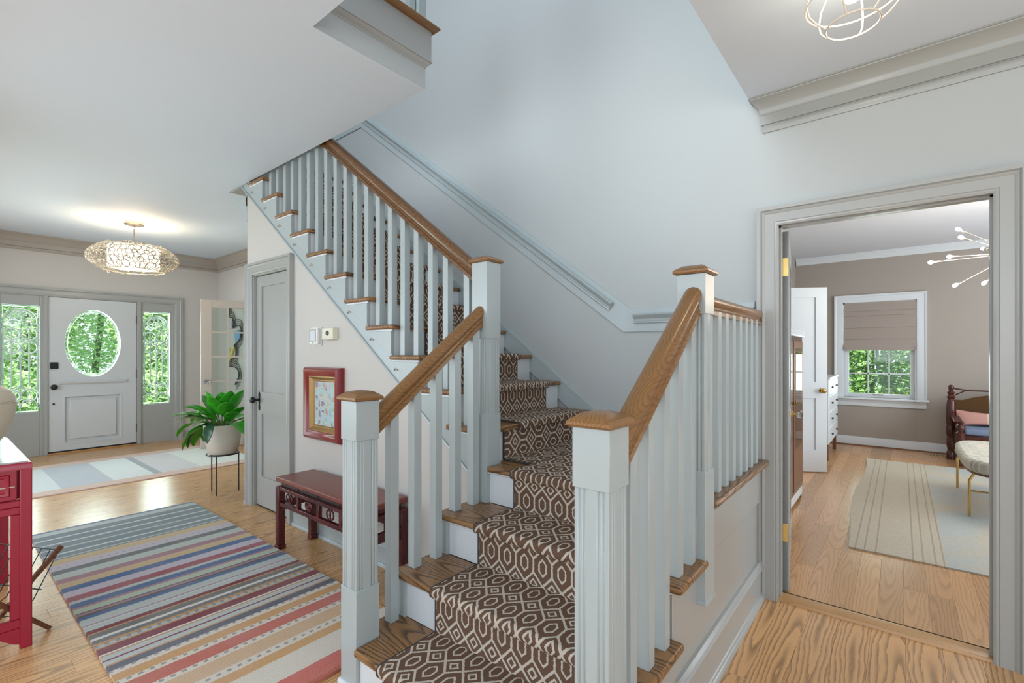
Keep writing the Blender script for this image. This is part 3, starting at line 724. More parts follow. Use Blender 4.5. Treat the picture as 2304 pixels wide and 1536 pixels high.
# door slab with an oval hole, built as a ring of quads around the ellipse
oy, oz, ry, rz = 1.466, 1.452, .292, .452
N = 64; rim = ell(oy, oz, ry, rz, N)
d0, d1, e0, e1 = FD0 + .004, FD1 - .004, .022, FZ - .016
def to_rect(y, z):
    dx, dz = y - oy, z - oz; s = 1e9
    if dx > 0: s = min(s, (d1 - oy) / dx)
    if dx < 0: s = min(s, (d0 - oy) / dx)
    if dz > 0: s = min(s, (e1 - oz) / dz)
    if dz < 0: s = min(s, (.95 - oz) / dz)
    return (oy + dx * s, oz + dz * s)
out = [to_rect(*p) for p in rim]
for k, (cy, cz) in enumerate(((d0, .95), (d1, .95), (d1, e1), (d0, e1))):
    i = min(range(N), key=lambda q: (out[q][0] - cy) ** 2 + (out[q][1] - cz) ** 2); out[i] = (cy, cz)
mb = MB(); F = fF(-.055)
for i in range(N):
    j = (i + 1) % N
    n = len(mb.v)
    mb.v += [F(*rim[i], .044), F(*rim[j], .044), F(*out[j], .044), F(*out[i], .044), F(*rim[i], 0), F(*rim[j], 0), F(*out[j], 0), F(*out[i], 0)]
    mb.f += [(n, n + 1, n + 2, n + 3), (n + 7, n + 6, n + 5, n + 4), (n, n + 4, n + 5, n + 1), (n + 3, n + 2, n + 6, n + 7)]
p0, p1, q0, q1 = 1.162, 1.773, .115, .752
for a, b in (((d0, e0), (p0, .95)), ((p1, e0), (d1, .95)), ((p0, e0), (p1, q0)), ((p0, q1), (p1, .95))):
    mb.poly([(a[0], a[1]), (b[0], a[1]), (b[0], b[1]), (a[0], b[1])], F, 0, .044)
slab = mb.build('door_slab', M['door_white'], en)
mb = MB().poly([(p0, q0), (p1, q0), (p1, q1), (p0, q1)], fF(-.055), .006, .020).poly([(p0 + .06, q0 + .06), (p1 - .06, q0 + .06), (p1 - .06, q1 - .06), (p0 + .06, q1 - .06)], fF(-.055), .02, .040)
mb.build('door_panel', M['door_white'], slab, bevel=.012)
MB().sweep([(p0, q0), (p1, q0), (p1, q1), (p0, q1)], [(0, .030), (-.006, .048), (.012, .050), (.022, .034), (.028, .026)], lambda u, v, h: (XF - .055 + h, u, v), side=1, closed=True).build('panel_moulding', M['door_white'], slab, smooth=30)
MB().sweep(ell(oy, oz, ry, rz, 72)[:-0], [(-.012, .040), (-.012, .052), (.004, .056), (.016, .050), (.020, .030)], lambda u, v, h: (XF - .055 + h, u, v), side=1, closed=True).build('oval_frame', M['door_white'], slab, smooth=40)
MB().sweep(ell(oy, oz, ry - .014, rz - .014, 72), [(.0, .032), (.006, .040), (.016, .034), (.018, .028)], lambda u, v, h: (XF - .055 + h, u, v), side=1, closed=True).build('bevel_ring', M['bevel_glass'], slab, smooth=60)
MB().poly(ell(oy, oz, ry - .006, rz - .006, 64), fF(-.055), .022, .028).build('oval_glass', M['glass'], slab)
mb = MB()
mb.tube([F(oy - .13, oz + .055, .031), F(oy + .065, oz + .055, .031)], .0025, 6).tube([F(oy + .0, oz + .115, .031), F(oy + .06, oz + .115, .031), F(oy + .075, oz + .07, .031)], .0025, 6)
mb.build('engraved_line', M['came'], slab)
MB().poly([(0, 0), (.020, .0), (.030, .012), (.034, .024), (.034, .034), (0, .034)], lambda u, v, d: (XF - .011 + u, d, .908 + v), 1.12, 1.82).build('shelf_strip', M['door_white'], slab, bevel=.002)
hw = lambda c, r, prof, nm, seg=24: MB().lathe(prof, (XF - .011, c[0], c[1]), seg, 'X').build(nm, M['bronze'], slab, smooth=40)
MB().poly([(1.036, 1.112), (1.108, 1.112), (1.112, 1.118), (1.112, 1.190), (1.106, 1.197), (1.038, 1.197), (1.032, 1.190), (1.032, 1.118)], fF(-.011), 0, .018).build('deadbolt', M['bronze'], slab, bevel=.006)
MB().lathe([(0, 0), (.036, 0), (.036, .006), (.018, .014), (.012, .028), (.024, .036), (.032, .050), (.026, .062), (0, .066)], (XF - .011, 1.072, .873), 24, 'X').build('door_knob', M['bronze'], slab, smooth=40)
MB().lathe([(0, 0), (.013, 0), (.012, .006), (.006, .008), (0, .004)], (XF - .011, 1.068, .653), 16, 'X').build('lock_cylinder', M['bronze'], slab, smooth=40)
for z in (1.79, 1.017, .245):
    MB().tube([(XF - .002, FD1 + .002, z - .06), (XF - .002, FD1 + .002, z + .06)], .012, 10).build('hinge', M['bronze'], slab, smooth=40)
box('threshold', (XF - .12, FD0, 0), (XF + .03, FD1, .018), M['saddle'], en, bevel=.005)
box('door_sweep', (XF - .05, FD0 + .004, .018), (XF - .006, FD1 - .004, .034), M['black'], en)

def sidelight(name, label, y0, y1):
    w0, w1, z0, z1 = (y0 + .052, y1 - .036, .565, 1.922) if y0 < 1 else (y0 + .030, y1 - .060, .565, 1.920)
    fr = MB(); X0, X1 = XF - .06, XF - .006
    fr.box((X0, y0 + .028 * (y0 < 1), 0), (X1, w0, FZ - .01)).box((X0, w1, 0), (X1, y1 - .028 * (y0 > 1), FZ - .01)).box((X0, w0, z1), (X1, w1, FZ - .01)).box((X0, w0, .0), (X1, w1, z0 - .0))
    s_ = struct(fr.build(name, M['trim'], bevel=.003), label)
    MB().box((XF - .036, w0, z0), (XF - .030, w1, z1)).build('leaded_glass', M['glass'], s_)
    MB().sweep([(w0, z0), (w1, z0), (w1, z1), (w0, z1)], [(0, .018), (.006, .026), (.016, .020), (.018, .012)], lambda u, v, h: (XF - .045 + h, u, v), side=1, closed=True).build('bevel_border', M['bevel_glass'], s_)
    W, H = w1 - w0 - .03, z1 - z0 - .03; c = (w0 + w1) / 2; b = z0 + .015
    P = lambda x, z: (XF - .028, c + x * W, b + z * H)
    def came(pts, r=.0095): MB().tube([P(*p) for p in pts], r, 5).build('came', M['came'], s_, smooth=60)
    A = W / H
    def arc(x, z, rx, a0=0, a1=2 * PI, n=18, ry=None):
        ry = rx * A if ry is None else ry
        return [(x + rx * math.cos(a0 + (a1 - a0) * i / n), z + ry * math.sin(a0 + (a1 - a0) * i / n)) for i in range(n + 1)]
    came(arc(0, .865, .48, -.25, PI + .25)); came(arc(0, .872, .36, 0, PI))
    for k in range(5):
        a = PI * k / 4; came(arc(.23 * math.cos(a), .872 + .23 * math.sin(a) * A, .10, 0, 2 * PI, 10), .005)
    came([(0, .955), (.09, .915), (0, .872), (-.09, .915), (0, .955)])
    for sx in (-1, 1):
        came([(0, .86), (sx * .22, .875), (sx * .46, .835), (sx * .24, .808), (0, .835)], .006); came([(sx * .06, .842), (sx * .24, .85), (sx * .4, .836), (sx * .24, .822), (sx * .06, .842)], .005)
        for zc in (.735, .610):
            came(arc(sx * .25, zc, .235)); 
        came([(sx * .25, .735 + .235 * A), (sx * .25, .235)]); came([(sx * .49, .835), (sx * .49, .18)])
        came([(sx * .02, .672), (sx * .13, .70), (sx * .25, .672), (sx * .13, .645), (sx * .02, .672)], .007); came([(sx * .27, .672), (sx * .37, .70), (sx * .48, .672), (sx * .37, .645), (sx * .27, .672)], .007)
        came(arc(sx * .25, .545, .24, PI, 2 * PI), .006); came(arc(sx * .25, .27, .24, PI, 2 * PI), .006)
        came(arc(sx * .25, .150, .235)); came(arc(sx * .25, .055, .235, -.4, PI + .4))
        came([(sx * .25, .15 + .2 * A), (sx * .17, .10), (sx * .25, .06), (sx * .33, .10), (sx * .25, .15 + .2 * A)], .005)
    came([(0, .585), (.07, .55), (0, .515), (-.07, .55), (0, .585)]); came([(0, .515), (0, .245)]); came([(0, .245), (.07, .215), (0, .18), (-.07, .215), (0, .245)])
    came([(-.5, .685), (.5, .685)], .004)
    return s_
sidelight('window_1', 'leaded glass sidelight left of the entrance door', SL0, SL1)
sidelight('window_2', 'leaded glass sidelight right of the entrance door', SR0, SR1)

# ------------------------------------------------------------------ french door standing open into the foyer
fdh = Vector((-7.30, 2.985)); fde = Vector((-7.42, 2.385))
du = (fde - fdh).normalized(); dn = Vector((du.y, -du.x)); 
if dn.x < 0: dn = -dn
FW = (fde - fdh).length
fFD = lambda u, v, d: (fdh.x + du.x * u + dn.x * d, fdh.y + du.y * u + dn.y * d, v)
rows = 5; g0, g1, h0, h1 = .095, FW - .125, .25, 1.945
mb = MB()
for a in ((0, .01, g0, 2.05), (g1, .01, FW, 2.05), (g0, .01, g1, h0), (g0, h1, g1, 2.05)):
    mb.poly([(a[0], a[1]), (a[2], a[1]), (a[2], a[3]), (a[0], a[3])], fFD, 0, .04)
fd = struct(mb.build('door_4', M['sand_door'], bevel=.003), 'sand-coloured glazed french door standing open behind the plant')
gm = (g0 + g1) / 2
MB().poly([(gm - .011, h0), (gm + .011, h0), (gm + .011, h1), (gm - .011, h1)], fFD, .004, .036).build('muntin', M['sand_door'], fd)
for k in range(1, rows):
    z = lerp(h0, h1, k / rows); MB().poly([(g0, z - .011), (g1, z - .011), (g1, z + .011), (g0, z + .011)], fFD, .005, .035).build('muntin', M['sand_door'], fd)
for k in range(rows):
    for a, b in ((g0, gm - .011), (gm + .011, g1)):
        z0, z1 = lerp(h0, h1, k / rows) + .01, lerp(h0, h1, (k + 1) / rows) - .01
        MB().poly([(a, z0), (b, z0), (b, z1), (a, z1)], fFD, .017, .022).build('pane', M['glass'], fd)
kp = fFD(FW - .06, .93, .04)
MB().lathe([(0, 0), (.026, 0), (.024, .006), (.010, .012), (.010, .026), (.024, .036), (.030, .05), (.024, .064), (0, .068)], kp, 16, 'X').build('door_knob', M['crystal'], fd, smooth=40)

# ------------------------------------------------------------------ den window and den closet door
wn = struct(MB().sweep([(-.652, .69), (-.652, 2.04), (.165, 2.04), (.165, .69)], [(0, 0), (0, .016), (.010, .020), (.075, .022), (.085, .030), (.104, .034), (.104, 0)], lambda u, v, h: (u, YD - h, v), side=1).build('window_3', M['white'], smooth=35), 'white six-pane den window half covered by a roman blind')
MB().box((-.652, YD - .005, .69), (-.632, YD + .12, 2.04)).box((.145, YD - .005, .69), (.165, YD + .12, 2.04)).box((-.652, YD - .005, 2.02), (.165, YD + .12, 2.04)).build('jamb', M['white'], wn)
MB().box((-.775, YD - .075, .662), (.29, YD + .03, .69)).build('stool', M['white'], wn, bevel=.008)
MB().poly([(0, 0), (.022, 0), (.026, .05), (.044, .072), (.048, .09), (0, .09)], lambda u, v, d: (d, YD - u, .572 + v), -.745, .262).build('apron', M['white'], wn, smooth=30)
MB().box((-.632, YD + .04, .69), (-.585, YD + .075, 1.40)).box((.10, YD + .04, .69), (.145, YD + .075, 1.40)).box((-.585, YD + .04, .69), (.10, YD + .075, .745)).box((-.585, YD + .04, 1.36), (.10, YD + .075, 1.40)).build('sash', M['white'], wn, bevel=.004)
for x in (-.361, -.128): MB().box((x - .008, YD + .045, .745), (x + .008, YD + .07, 1.36)).build('muntin', M['white'], wn)
MB().box((-.585, YD + .045, 1.02), (.10, YD + .07, 1.036)).build('muntin', M['white'], wn)
for a, b in ((-.585, -.369), (-.353, -.136), (-.12, .10)):
    for c, d in ((.745, 1.02), (1.036, 1.36)): MB().box((a, YD + .055, c), (b, YD + .059, d)).build('pane', M['glass'], wn)
MB().box((-.30, YD + .028, .725), (-.19, YD + .045, .74)).build('sash_lift', M['nickel'], wn, bevel=.003)
MB().box((-.632, YD + .08, 1.40), (.145, YD + .10, 2.03)).build('upper_sash', M['white'], wn)
# den closet door, two panels, standing open
e = Vector((-.629, 6.26)); hg = Vector((-1.16, 5.93)); du2 = (e - hg).normalized(); dn2 = Vector((du2.y, -du2.x)); W2 = (e - hg).length
fDC = lambda u, v, d: (hg.x + du2.x * u + dn2.x * d, hg.y + du2.y * u + dn2.y * d, v)
dc = struct(shaker(0, W2, .012, 2.04, [(.11, W2 - .115, 1.0, 1.93), (.11, W2 - .115, .25, .82)], lambda u, v, d: fDC(u, v, -d), 0, .036).build('door_5', M['white']), 'white two-panel closet door standing open in the den')
kk = Vector(fDC(W2 - .055, .905, .0)); kd = Vector((dn2.x, dn2.y, 0))
mb = MB()
mb.tube([kk, kk + kd * .005], .028, 16); mb.tube([kk + kd * .004, kk + kd * .03], .010, 12); mb.tube([kk + kd * t_ for t_ in (.028, .036, .046, .056, .062)], .02, 16, rr=[.012, .024, .029, .024, .010])
mb.build('door_knob', M['brass'], dc, smooth=50)
# brass floor register by the den wall
fv = thing('floor_register', (.40, 8.2, 0), 'small brass floor register by the den baseboard', 'vent')
MB().box((.28, 8.16, .0), (.56, 8.26, .006)).build('register_frame', M['brass'], fv, bevel=.002)
for k in range(9): MB().box((.295 + k * .03, 8.175, .006), (.307 + k * .03, 8.245, .009)).build('louvre', M['bronze'], fv)

# ================================================================== STAIRCASE
st = thing('staircase', (-1.14, 1.1, 0), 'oak and grey painted staircase turning at a landing', 'staircase')
TX0, TX1 = -1.729, -.546
TY = [1.034, 1.285, 1.537, 1.790]
def tread_x(name, y0, y1, z, x0, x1, mat=M['oak_x']):
    return MB().box((x0, y0, z - .028), (x1, y1, z)).build(name, mat, st, bevel=.011, seg=3)
mb = MB().box((-1.620, TY[0], RISE - .028), (-.653, 1.16, RISE)).box((TX0, 1.155, RISE - .028), (TX1, TY[1] + .03, RISE)); mb.build('tread', M['oak_x'], st, bevel=.006)
tread_x('tread', TY[1], TY[2] + .03, 2 * RISE, TX0, TX1); tread_x('tread', TY[2], TY[3] + .03, 3 * RISE, TX0, TX1)
for k in range(4):
    y = TY[k] + .028; z = k * RISE
    x0, x1 = (-1.62, -.653) if k == 0 else (-1.692, -.586)
    MB().box((x0, y, z), (x1, y + .018, z + RISE - .028)).build('riser', M['white'], st)
    if k: box('cove', (x0, y - .012, z + RISE - .040), (x1, y, z + RISE - .028), M['white'], st, bevel=.005)
    if k: # return end of the riser on the left is the stringer end
        box('skirt_end', (-1.70, y - .004, z), (-1.688, y + .22, z + RISE - .028), M['rail_paint'], st)
# landing: boards with an oak nosing on the front and on the right
MB().box((-1.66, 1.902, 4 * RISE - .03), (-.66, YW - .016, 4 * RISE - .0003)).build('landing_floor', M['oak_x'], st)
MB().box((-1.621, TY[3], 4 * RISE - .028), (-.661, 1.90, 4 * RISE)).build('landing_nosing', M['oak_x'], st, bevel=.011, seg=3)
MB().box((-.66, 1.908, 4 * RISE - .028), (TX1, YW - .002, 4 * RISE)).build('landing_nosing', M['oak_y'], st, bevel=.011, seg=3)
# upper flight
NUP = 13; UX = lambda k: -2.1259 - (k - 7) * .2505
for k in range(5, 5 + NUP):
    x = UX(k); z = k * RISE
    y0 = 1.779 if k > 5 else 1.92
    if k == 5:
        mb = MB().box((x - .285, 1.779, z - .028), (-1.7401, YW - .016, z)).box((-1.74, 1.905, z - .028), (x, YW - .016, z))
        mb.build('tread', M['oak_y'], st, bevel=.006)
    elif k < 17: MB().box((x - .285, 1.779, z - .028), (x, YW - .016, z)).build('tread', M['oak_y'], st, bevel=.011, seg=3)
    else: MB().box((x - .8, 1.779, z - .028), (x, YW - .016, z)).build('tread', M['oak_y'], st, bevel=.011, seg=3)
    xr = x - .028
    MB().box((xr - .018, 1.8175 if k > 5 else 1.905, z - RISE), (xr, YW - .016, z - .028)).build('riser', M['white'], st)
    box('cove', (x - .26, 1.787, z - .040), (xr + .012 if k > 5 else -1.735, 1.80, z - .028), M['white'], st, bevel=.004)
# outer stringer of the upper flight: sawtooth top, raked lower edge with a bead
pts = [(-1.69, zl(-1.69)), (-1.69, 4 * RISE)]
pts = [(-1.70, zl(-1.70)), (-1.70, 5 * RISE - .028)]
for k in range(6, 18):
    x = UX(k) - .028
    pts += [(x, (k - 1) * RISE - .028), (x, k * RISE - .028)]
pts += [(-4.80, 17 * RISE - .028), (-4.80, HC + .01), (zl and (-2.364 - (HC + .01 - 1.155) / ST), HC + .01)]
MB().poly(pts, XZ(1.797), 0, .02).build('stringer', M['rail_paint'], st)
MB().sweep([(-1.70, zl(-1.70)), (-4.58, zl(-4.58))], [(-.006, 0), (-.006, .006), (0, .012), (.008, .010), (.010, 0)], lambda u, v, h: (u, 1.797 - h, v), side=-1).build('stringer_bead', M['rail_paint'], st, smooth=40)
# carved step brackets with their little half-moon eyes
BR = [(0, 0), (0, -.145), (-.02, -.150), (-.05, -.135), (-.075, -.11), (-.105, -.098), (-.135, -.085), (-.155, -.062), (-.175, -.058), (-.20, -.048), (-.225, -.028), (-.235, 0)]
for k in range(7, 17):
    x = UX(k) - .030; z = k * RISE - .030
    b_ = MB().poly([(x + u, z + v) for u, v in BR], XZ(1.797), -.004, .0).build('step_bracket', M['rail_paint'], st, bevel=.0015)
    ex, ez = x - .205, z - .072
    MB().tube([(ex + .020 * math.cos(a), 1.794, ez + .020 * math.sin(a)) for a in [PI * .12 + i * PI * .80 / 8 for i in range(9)]], .0045, 6, rr=[.002, .004, .005, .006, .006, .006, .005, .004, .002]).build('bracket_eye', M['trim_dark'], b_, smooth=60)

# newel posts: base block, fluted shaft, head block, oak cap
def flute_section(h, g=.0045):
    side = [(-1, 0), (-.78, 0), (-.70, 1), (-.62, 0), (-.50, 0), (-.42, 1), (-.34, 0), (.34, 0), (.42, 1), (.50, 0), (.62, 0), (.70, 1), (.78, 0)]
    pts = []
    for r in range(4):
        for t, d in side:
            x, y = t * h, -h + d * g
            for _ in range(r): x, y = -y, x
            pts.append((x, y))
    return pts
def newel(x, y, z0, zb, zs, zt, zc, foot=False, hw=.053):
    mb = MB(); h2 = hw - .004
    mb.box((x - hw, y - hw, z0), (x + hw, y + hw, zb))
    mb.poly([(x + u, y + v) for u, v in flute_section(h2)], lambda u, v, d: (u, v, d), zb - .01, zs + .01)
    mb.box((x - hw, y - hw, zs), (x + hw, y + hw, zt))
    if foot: mb.box((x - hw - .004, y - hw - .004, z0 - .004), (x + hw + .004, y + hw + .004, z0 + .012))
    o = mb.build('newel_post', M['rail_paint'], st, bevel=.0015, seg=1)
    c = MB(); h = hw + .012; n = 0
    rings = [(hw - .004, zt), (h - .004, zt + .002), (h, zt + .007), (h, zt + .014), (h - .006, zt + .020), (h * .55, zt + (zc - zt) * .86), (.004, zc)]
    for r, z in rings: c.v += [(x - r, y - r, z), (x + r, y - r, z), (x + r, y + r, z), (x - r, y + r, z)]
    for i in range(len(rings) - 1):
        for j in range(4): c.f.append((i * 4 + j, i * 4 + (j + 1) % 4, (i + 1) * 4 + (j + 1) % 4, (i + 1) * 4 + j))
    c.f.append((0, 3, 2, 1)); m = len(c.v) - 4; c.f.append((m, m + 1, m + 2, m + 3))
    tag(c.build('newel_cap', M['rail_y'], o, smooth=30), 'stained oak cap')
    return o
LX, RX, UY = -1.675, -.600, 1.848
newel(LX, 1.10, 0, .399, .977, 1.130, 1.172)
newel(RX, 1.10, 0, .399, .977, 1.130, 1.172)
newel(LX, UY, .559, 1.006, 1.392, 1.783, 1.822)
newel(RX - .007, UY + .006, .395, .883, 1.463, 1.612, 1.652, True)
MB().box((LX - .066, 1.034, 0), (LX + .066, 1.166, .03)).build('newel_shoe', M['white'], st, bevel=.01)

# handrails
RP = [(-.026, 0), (-.026, .016), (-.021, .020), (-.024, .026), (-.020, .034), (-.024, .040), (-.031, .050), (-.0315, .062), (-.026, .073), (-.016, .080), (0, .083), (.016, .080), (.026, .073), (.0315, .062), (.031, .050), (.024, .040), (.020, .034), (.024, .026), (.021, .020), (.026, .016), (.026, 0)]
def rail_y(x, y0, z0, y1, z1, mat, k=1.0, name='handrail'):
    """z is the top; vertical section kept upright"""
    mb = MB(); sl = math.hypot(y1 - y0, z1 - z0) / abs(y1 - y0)
    n = len(RP)
    for y, z in ((y0, z0), (y1, z1)):
        for u, v in RP: mb.v.append((x + u * k, y, z - (.083 - v) * sl * k))
    for j in range(n):
        j2 = (j + 1) % n; mb.f.append((j, j2, n + j2, n + j))
    mb.f.append(tuple(range(n))); mb.f.append(tuple(range(2 * n - 1, n - 1, -1)))
    return mb.build(name, mat, st, smooth=35)
def rail_x(y, x0, z0, x1, z1, mat, k=1.0, name='handrail'):
    mb = MB(); sl = math.hypot(x1 - x0, z1 - z0) / abs(x1 - x0); n = len(RP)
    for x, z in ((x0, z0), (x1, z1)):
        for u, v in RP: mb.v.append((x, y + u * k, z - (.083 - v) * sl * k))
    for j in range(n):
        j2 = (j + 1) % n; mb.f.append((j, j2, n + j2, n + j))
    mb.f.append(tuple(range(n))); mb.f.append(tuple(range(2 * n - 1, n - 1, -1)))
    return mb.build(name, mat, st, smooth=35)
zr = lambda y: 1.559 - ST * (1.795 - y)
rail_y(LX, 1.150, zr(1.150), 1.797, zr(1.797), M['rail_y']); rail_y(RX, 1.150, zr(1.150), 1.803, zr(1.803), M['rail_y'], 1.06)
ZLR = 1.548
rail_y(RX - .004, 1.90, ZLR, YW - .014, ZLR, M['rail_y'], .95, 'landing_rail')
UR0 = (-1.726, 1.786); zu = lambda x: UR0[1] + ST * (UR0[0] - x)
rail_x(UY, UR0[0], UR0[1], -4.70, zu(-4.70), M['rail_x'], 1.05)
# balusters
def baluster(x, y, z0, z1, s=.021, par=None):
    mb = MB().box((x - s, y - s, z0), (x + s, y + s, z1)); return mb.build('baluster', M['rail_paint'], par or st, bevel=.0012, seg=1)
for k in range(5):
    y = 1.232 + .1237 * k + .021; lev = 1 if k == 0 else (2 if k < 3 else 3)
    for x in (LX, RX): baluster(x, y, lev * RISE, zr(y) - .085)
for y in (2.053, 2.160, 2.275, 2.387, 2.494, 2.600, 2.706): baluster(RX, y + .021, 4 * RISE, ZLR - .06)
baluster(RX - .01, YW - .02, 4 * RISE, ZLR - .05, .018)
for k in range(6, 18):
    for x in (UX(k) - .088, UX(k) - .213):
        if x > -1.75: continue
        baluster(x, UY, k * RISE, zu(x) - .085)
for x in (-1.80,): baluster(x, UY, 5 * RISE, zu(x) - .085)
# upstairs gallery balustrade
gb = thing('gallery_balustrade', (XE, 1.4, 3.169), 'grey balusters along the upstairs gallery edge', 'railing')
for k in range(6): baluster(XE - .02, YC - .10 - k * .118, 3.169, 4.05, .02, gb)
MB().box((XE - .075, YC - .075, 3.169), (XE + .02, YC - .02, 4.2)).build('newel_post', M['rail_paint'], gb, bevel=.002)
MB().box((XE - .05, YE, 4.05), (XE + .012, YC - .06, 4.12)).build('handrail', M['rail_y'], gb, bevel=.012)

# ------------------------------------------------------------------ stair runner (carpet with UVs in metres)
def arcpts(pts, r=.016, n=4):
    """round the convex nosings of a 2-D path"""
    out = [Vector(pts[0])]
    for i in range(1, len(pts) - 1):
        a, b, c = Vector(pts[i - 1]), Vector(pts[i]), Vector(pts[i + 1])
        rr = min(r, (b - a).length * .45, (c - b).length * .45)
        p, q = b + (a - b).normalized() * rr, b + (c - b).normalized() * rr
        for k in range(n + 1):
            t = k / n; out.append(p * (1 - t) ** 2 + b * 2 * t * (1 - t) + q * t * t)
    out.append(Vector(pts[-1])); return out
RNR = tag(bpy.data.objects.new('stair_runner', None), 'brown carpet runner with a cream hexagon trellis, laid down the stairs', 'carpet'); COL.objects.link(RNR); BASE[RNR.name] = Vector((0, 0, 0))
def carpet(name, path, w0, w1, fn, thick=.008, vs=0.0, uc=None, nw=8, eh=None):
    P = path; k = len(P); me_v = []; uvs = []; L = [0]
    for i in range(1, k): L.append(L[-1] + (P[i] - P[i - 1]).length)
    nrm = []
    for i in range(k):
        d = (P[min(i + 1, k - 1)] - P[max(i - 1, 0)]).normalized(); nrm.append(Vector((-d.y, d.x)))
    ws = [lerp(w0, w1, j / nw) for j in range(nw + 1)]; c = (w0 + w1) / 2 if uc is None else uc
    for side in (1, 0):
        for i in range(k):
            q = P[i] + nrm[i] * (thick * side)
            for w in ws: me_v.append(fn(w, q.x, q.y)); uvs.append((w - c + .5, L[i] + vs))
    f = []; m = nw + 1
    for i in range(k - 1):
        for j in range(nw): f.append((i * m + j, i * m + j + 1, (i + 1) * m + j + 1, (i + 1) * m + j))
    off = k * m
    for i in range(k - 1):
        f.append((i * m, (i + 1) * m, off + (i + 1) * m, off + i * m)); f.append((i * m + nw, off + i * m + nw, off + (i + 1) * m + nw, (i + 1) * m + nw))
    for j in range(nw):
        f.append((j, off + j, off + j + 1, j + 1)); f.append(((k - 1) * m + j, (k - 1) * m + j + 1, off + (k - 1) * m + j + 1, off + (k - 1) * m + j))
    me = bpy.data.meshes.new(name); me.from_pydata(me_v, [], f)
    lay = me.uv_layers.new(name='UVMap'); led = me.uv_layers.new(name='edge')
    half = (w1 - w0) / 2; cm = (w0 + w1) / 2
    for p in me.polygons:
        p.use_smooth = True
        for li in p.loop_indices: lay.data[li].uv = uvs[me.loops[li].vertex_index]; led.data[li].uv = (abs(uvs[me.loops[li].vertex_index][0] - .5 + c - cm) / half * .9999 if False else abs(uvs[me.loops[li].vertex_index][0] - .5 + c - cm) / half, 0)
    try: me.set_sharp_from_angle(angle=math.radians(50))
    except Exception: pass
    me.materials.append(M['runner'])
    o = bpy.data.objects.new(name, me); COL.objects.link(o); attach(o, RNR); return o
EPS = .002
pp = [(TY[0] + .026, .002)]
for k in range(4):
    z = (k + 1) * RISE
    pp += [(TY[k] + .026 - EPS, z - .030), (TY[k] - .005, z - .028), (TY[k] - .005, z + EPS)]
    if k < 3: pp += [(TY[k + 1] + .026 - EPS, z + EPS)]
pp += [(2.70, 4 * RISE + EPS)]
lower = arcpts(pp, .013)
carpet('lower_flight_runner', lower, -1.460, -.662, lambda w, a, b: (w, a, b), uc=-1.061, eh=.399)
# piece on the landing that turns up the first riser of the upper flight (pattern lies sideways there)
x5 = UX(5) - .028
pq = [(-1.455, 4 * RISE + EPS), (x5 + EPS, 4 * RISE + EPS), (x5 + EPS, 5 * RISE - .030)]
def flipx(path): return [Vector((-p[0], p[1])) for p in path]
PB = arcpts([(-p[0], p[1]) for p in pq], .008)
def side_uv(o):
    lay = o.data.uv_layers[0]
    for d in lay.data: d.uv = (.5 + (d.uv[1] % .05) * 0 + d.uv[1] * .9 - .25, d.uv[0])
o = carpet('landing_runner', PB, 1.952, 2.700, lambda w, a, b: (-a, w, b), nw=8); side_uv(o)
pu = [(x5 + EPS, 5 * RISE - .030), (UX(5) + .005, 5 * RISE - .028), (UX(5) + .005, 5 * RISE + EPS)]
for k in range(6, 18):
    z = k * RISE
    pu += [(UX(k) - .028 + EPS, (k - 1) * RISE + EPS), (UX(k) - .028 + EPS, z - .030), (UX(k) + .005, z - .028), (UX(k) + .005, z + EPS)]
pu += [(UX(17) - .3, 17 * RISE + EPS)]
upper = arcpts([(-p[0], p[1]) for p in pu], .013)
carpet('upper_flight_runner', upper, 2.055, 2.700, lambda w, a, b: (-a, w, b))

# ================================================================== THINGS
def rug(name, label, x0, x1, y0, y1, mat, h=.012, n=40, wav=.004, seed=2, z0=0.0):
    rnd = random.Random(seed); mb = MB(); ny = 8
    for i in range(n + 1):
        w0, w1 = rnd.uniform(-wav, wav), rnd.uniform(-wav, wav)
        for j in range(ny + 1):
            mb.v.append((lerp(x0, x1, i / n), lerp(y0 + w0, y1 + w1, j / ny), z0 + h + rnd.uniform(-.0006, .0006)))
    m = ny + 1; off = len(mb.v); mb.v += [(v[0], v[1], z0 + .0005) for v in mb.v[:off]]
    for i in range(n):
        for j in range(ny):
            a = i * m + j; mb.f.append((a, a + m, a + m + 1, a + 1)); mb.f.append((off + a, off + a + 1, off + a + m + 1, off + a + m))
        for j in (0, ny): a = i * m + j; mb.f.append((a, off + a, off + a + m, a + m))
    for j in range(ny):
        for i in (0, n): a = i * m + j; mb.f.append((a, a + 1, off + a + 1, off + a))
    o = mb.build(name, mat, smooth=50); return tag(o, label, 'rug')
rug('striped_rug', 'striped wool rug in blues, greys, burgundy and orange on the hall floor', -4.84, -1.805, .478, 1.492, M['stripes'], .013, 60, .0014)
rug('foyer_rug', 'pale panelled rug with a peach border before the entrance door', -7.72, -6.09, .25, 2.62, M['foyer_rug'], .010, 30, .006, 4)
# den rug with a wavy left edge
o = rug('den_rug', 'faded beige and blue oriental rug on the den floor', -.31, 2.3, 3.955, 7.42, M['den_rug'], .009, 30, .004, 5)
for v in o.data.vertices:
    t_ = max(0, (.2 - v.co.x) / .5); v.co.x += t_ * (.035 * math.sin(v.co.y * 1.9 + .6) - .05 * max(0, (v.co.y - 6.3)))

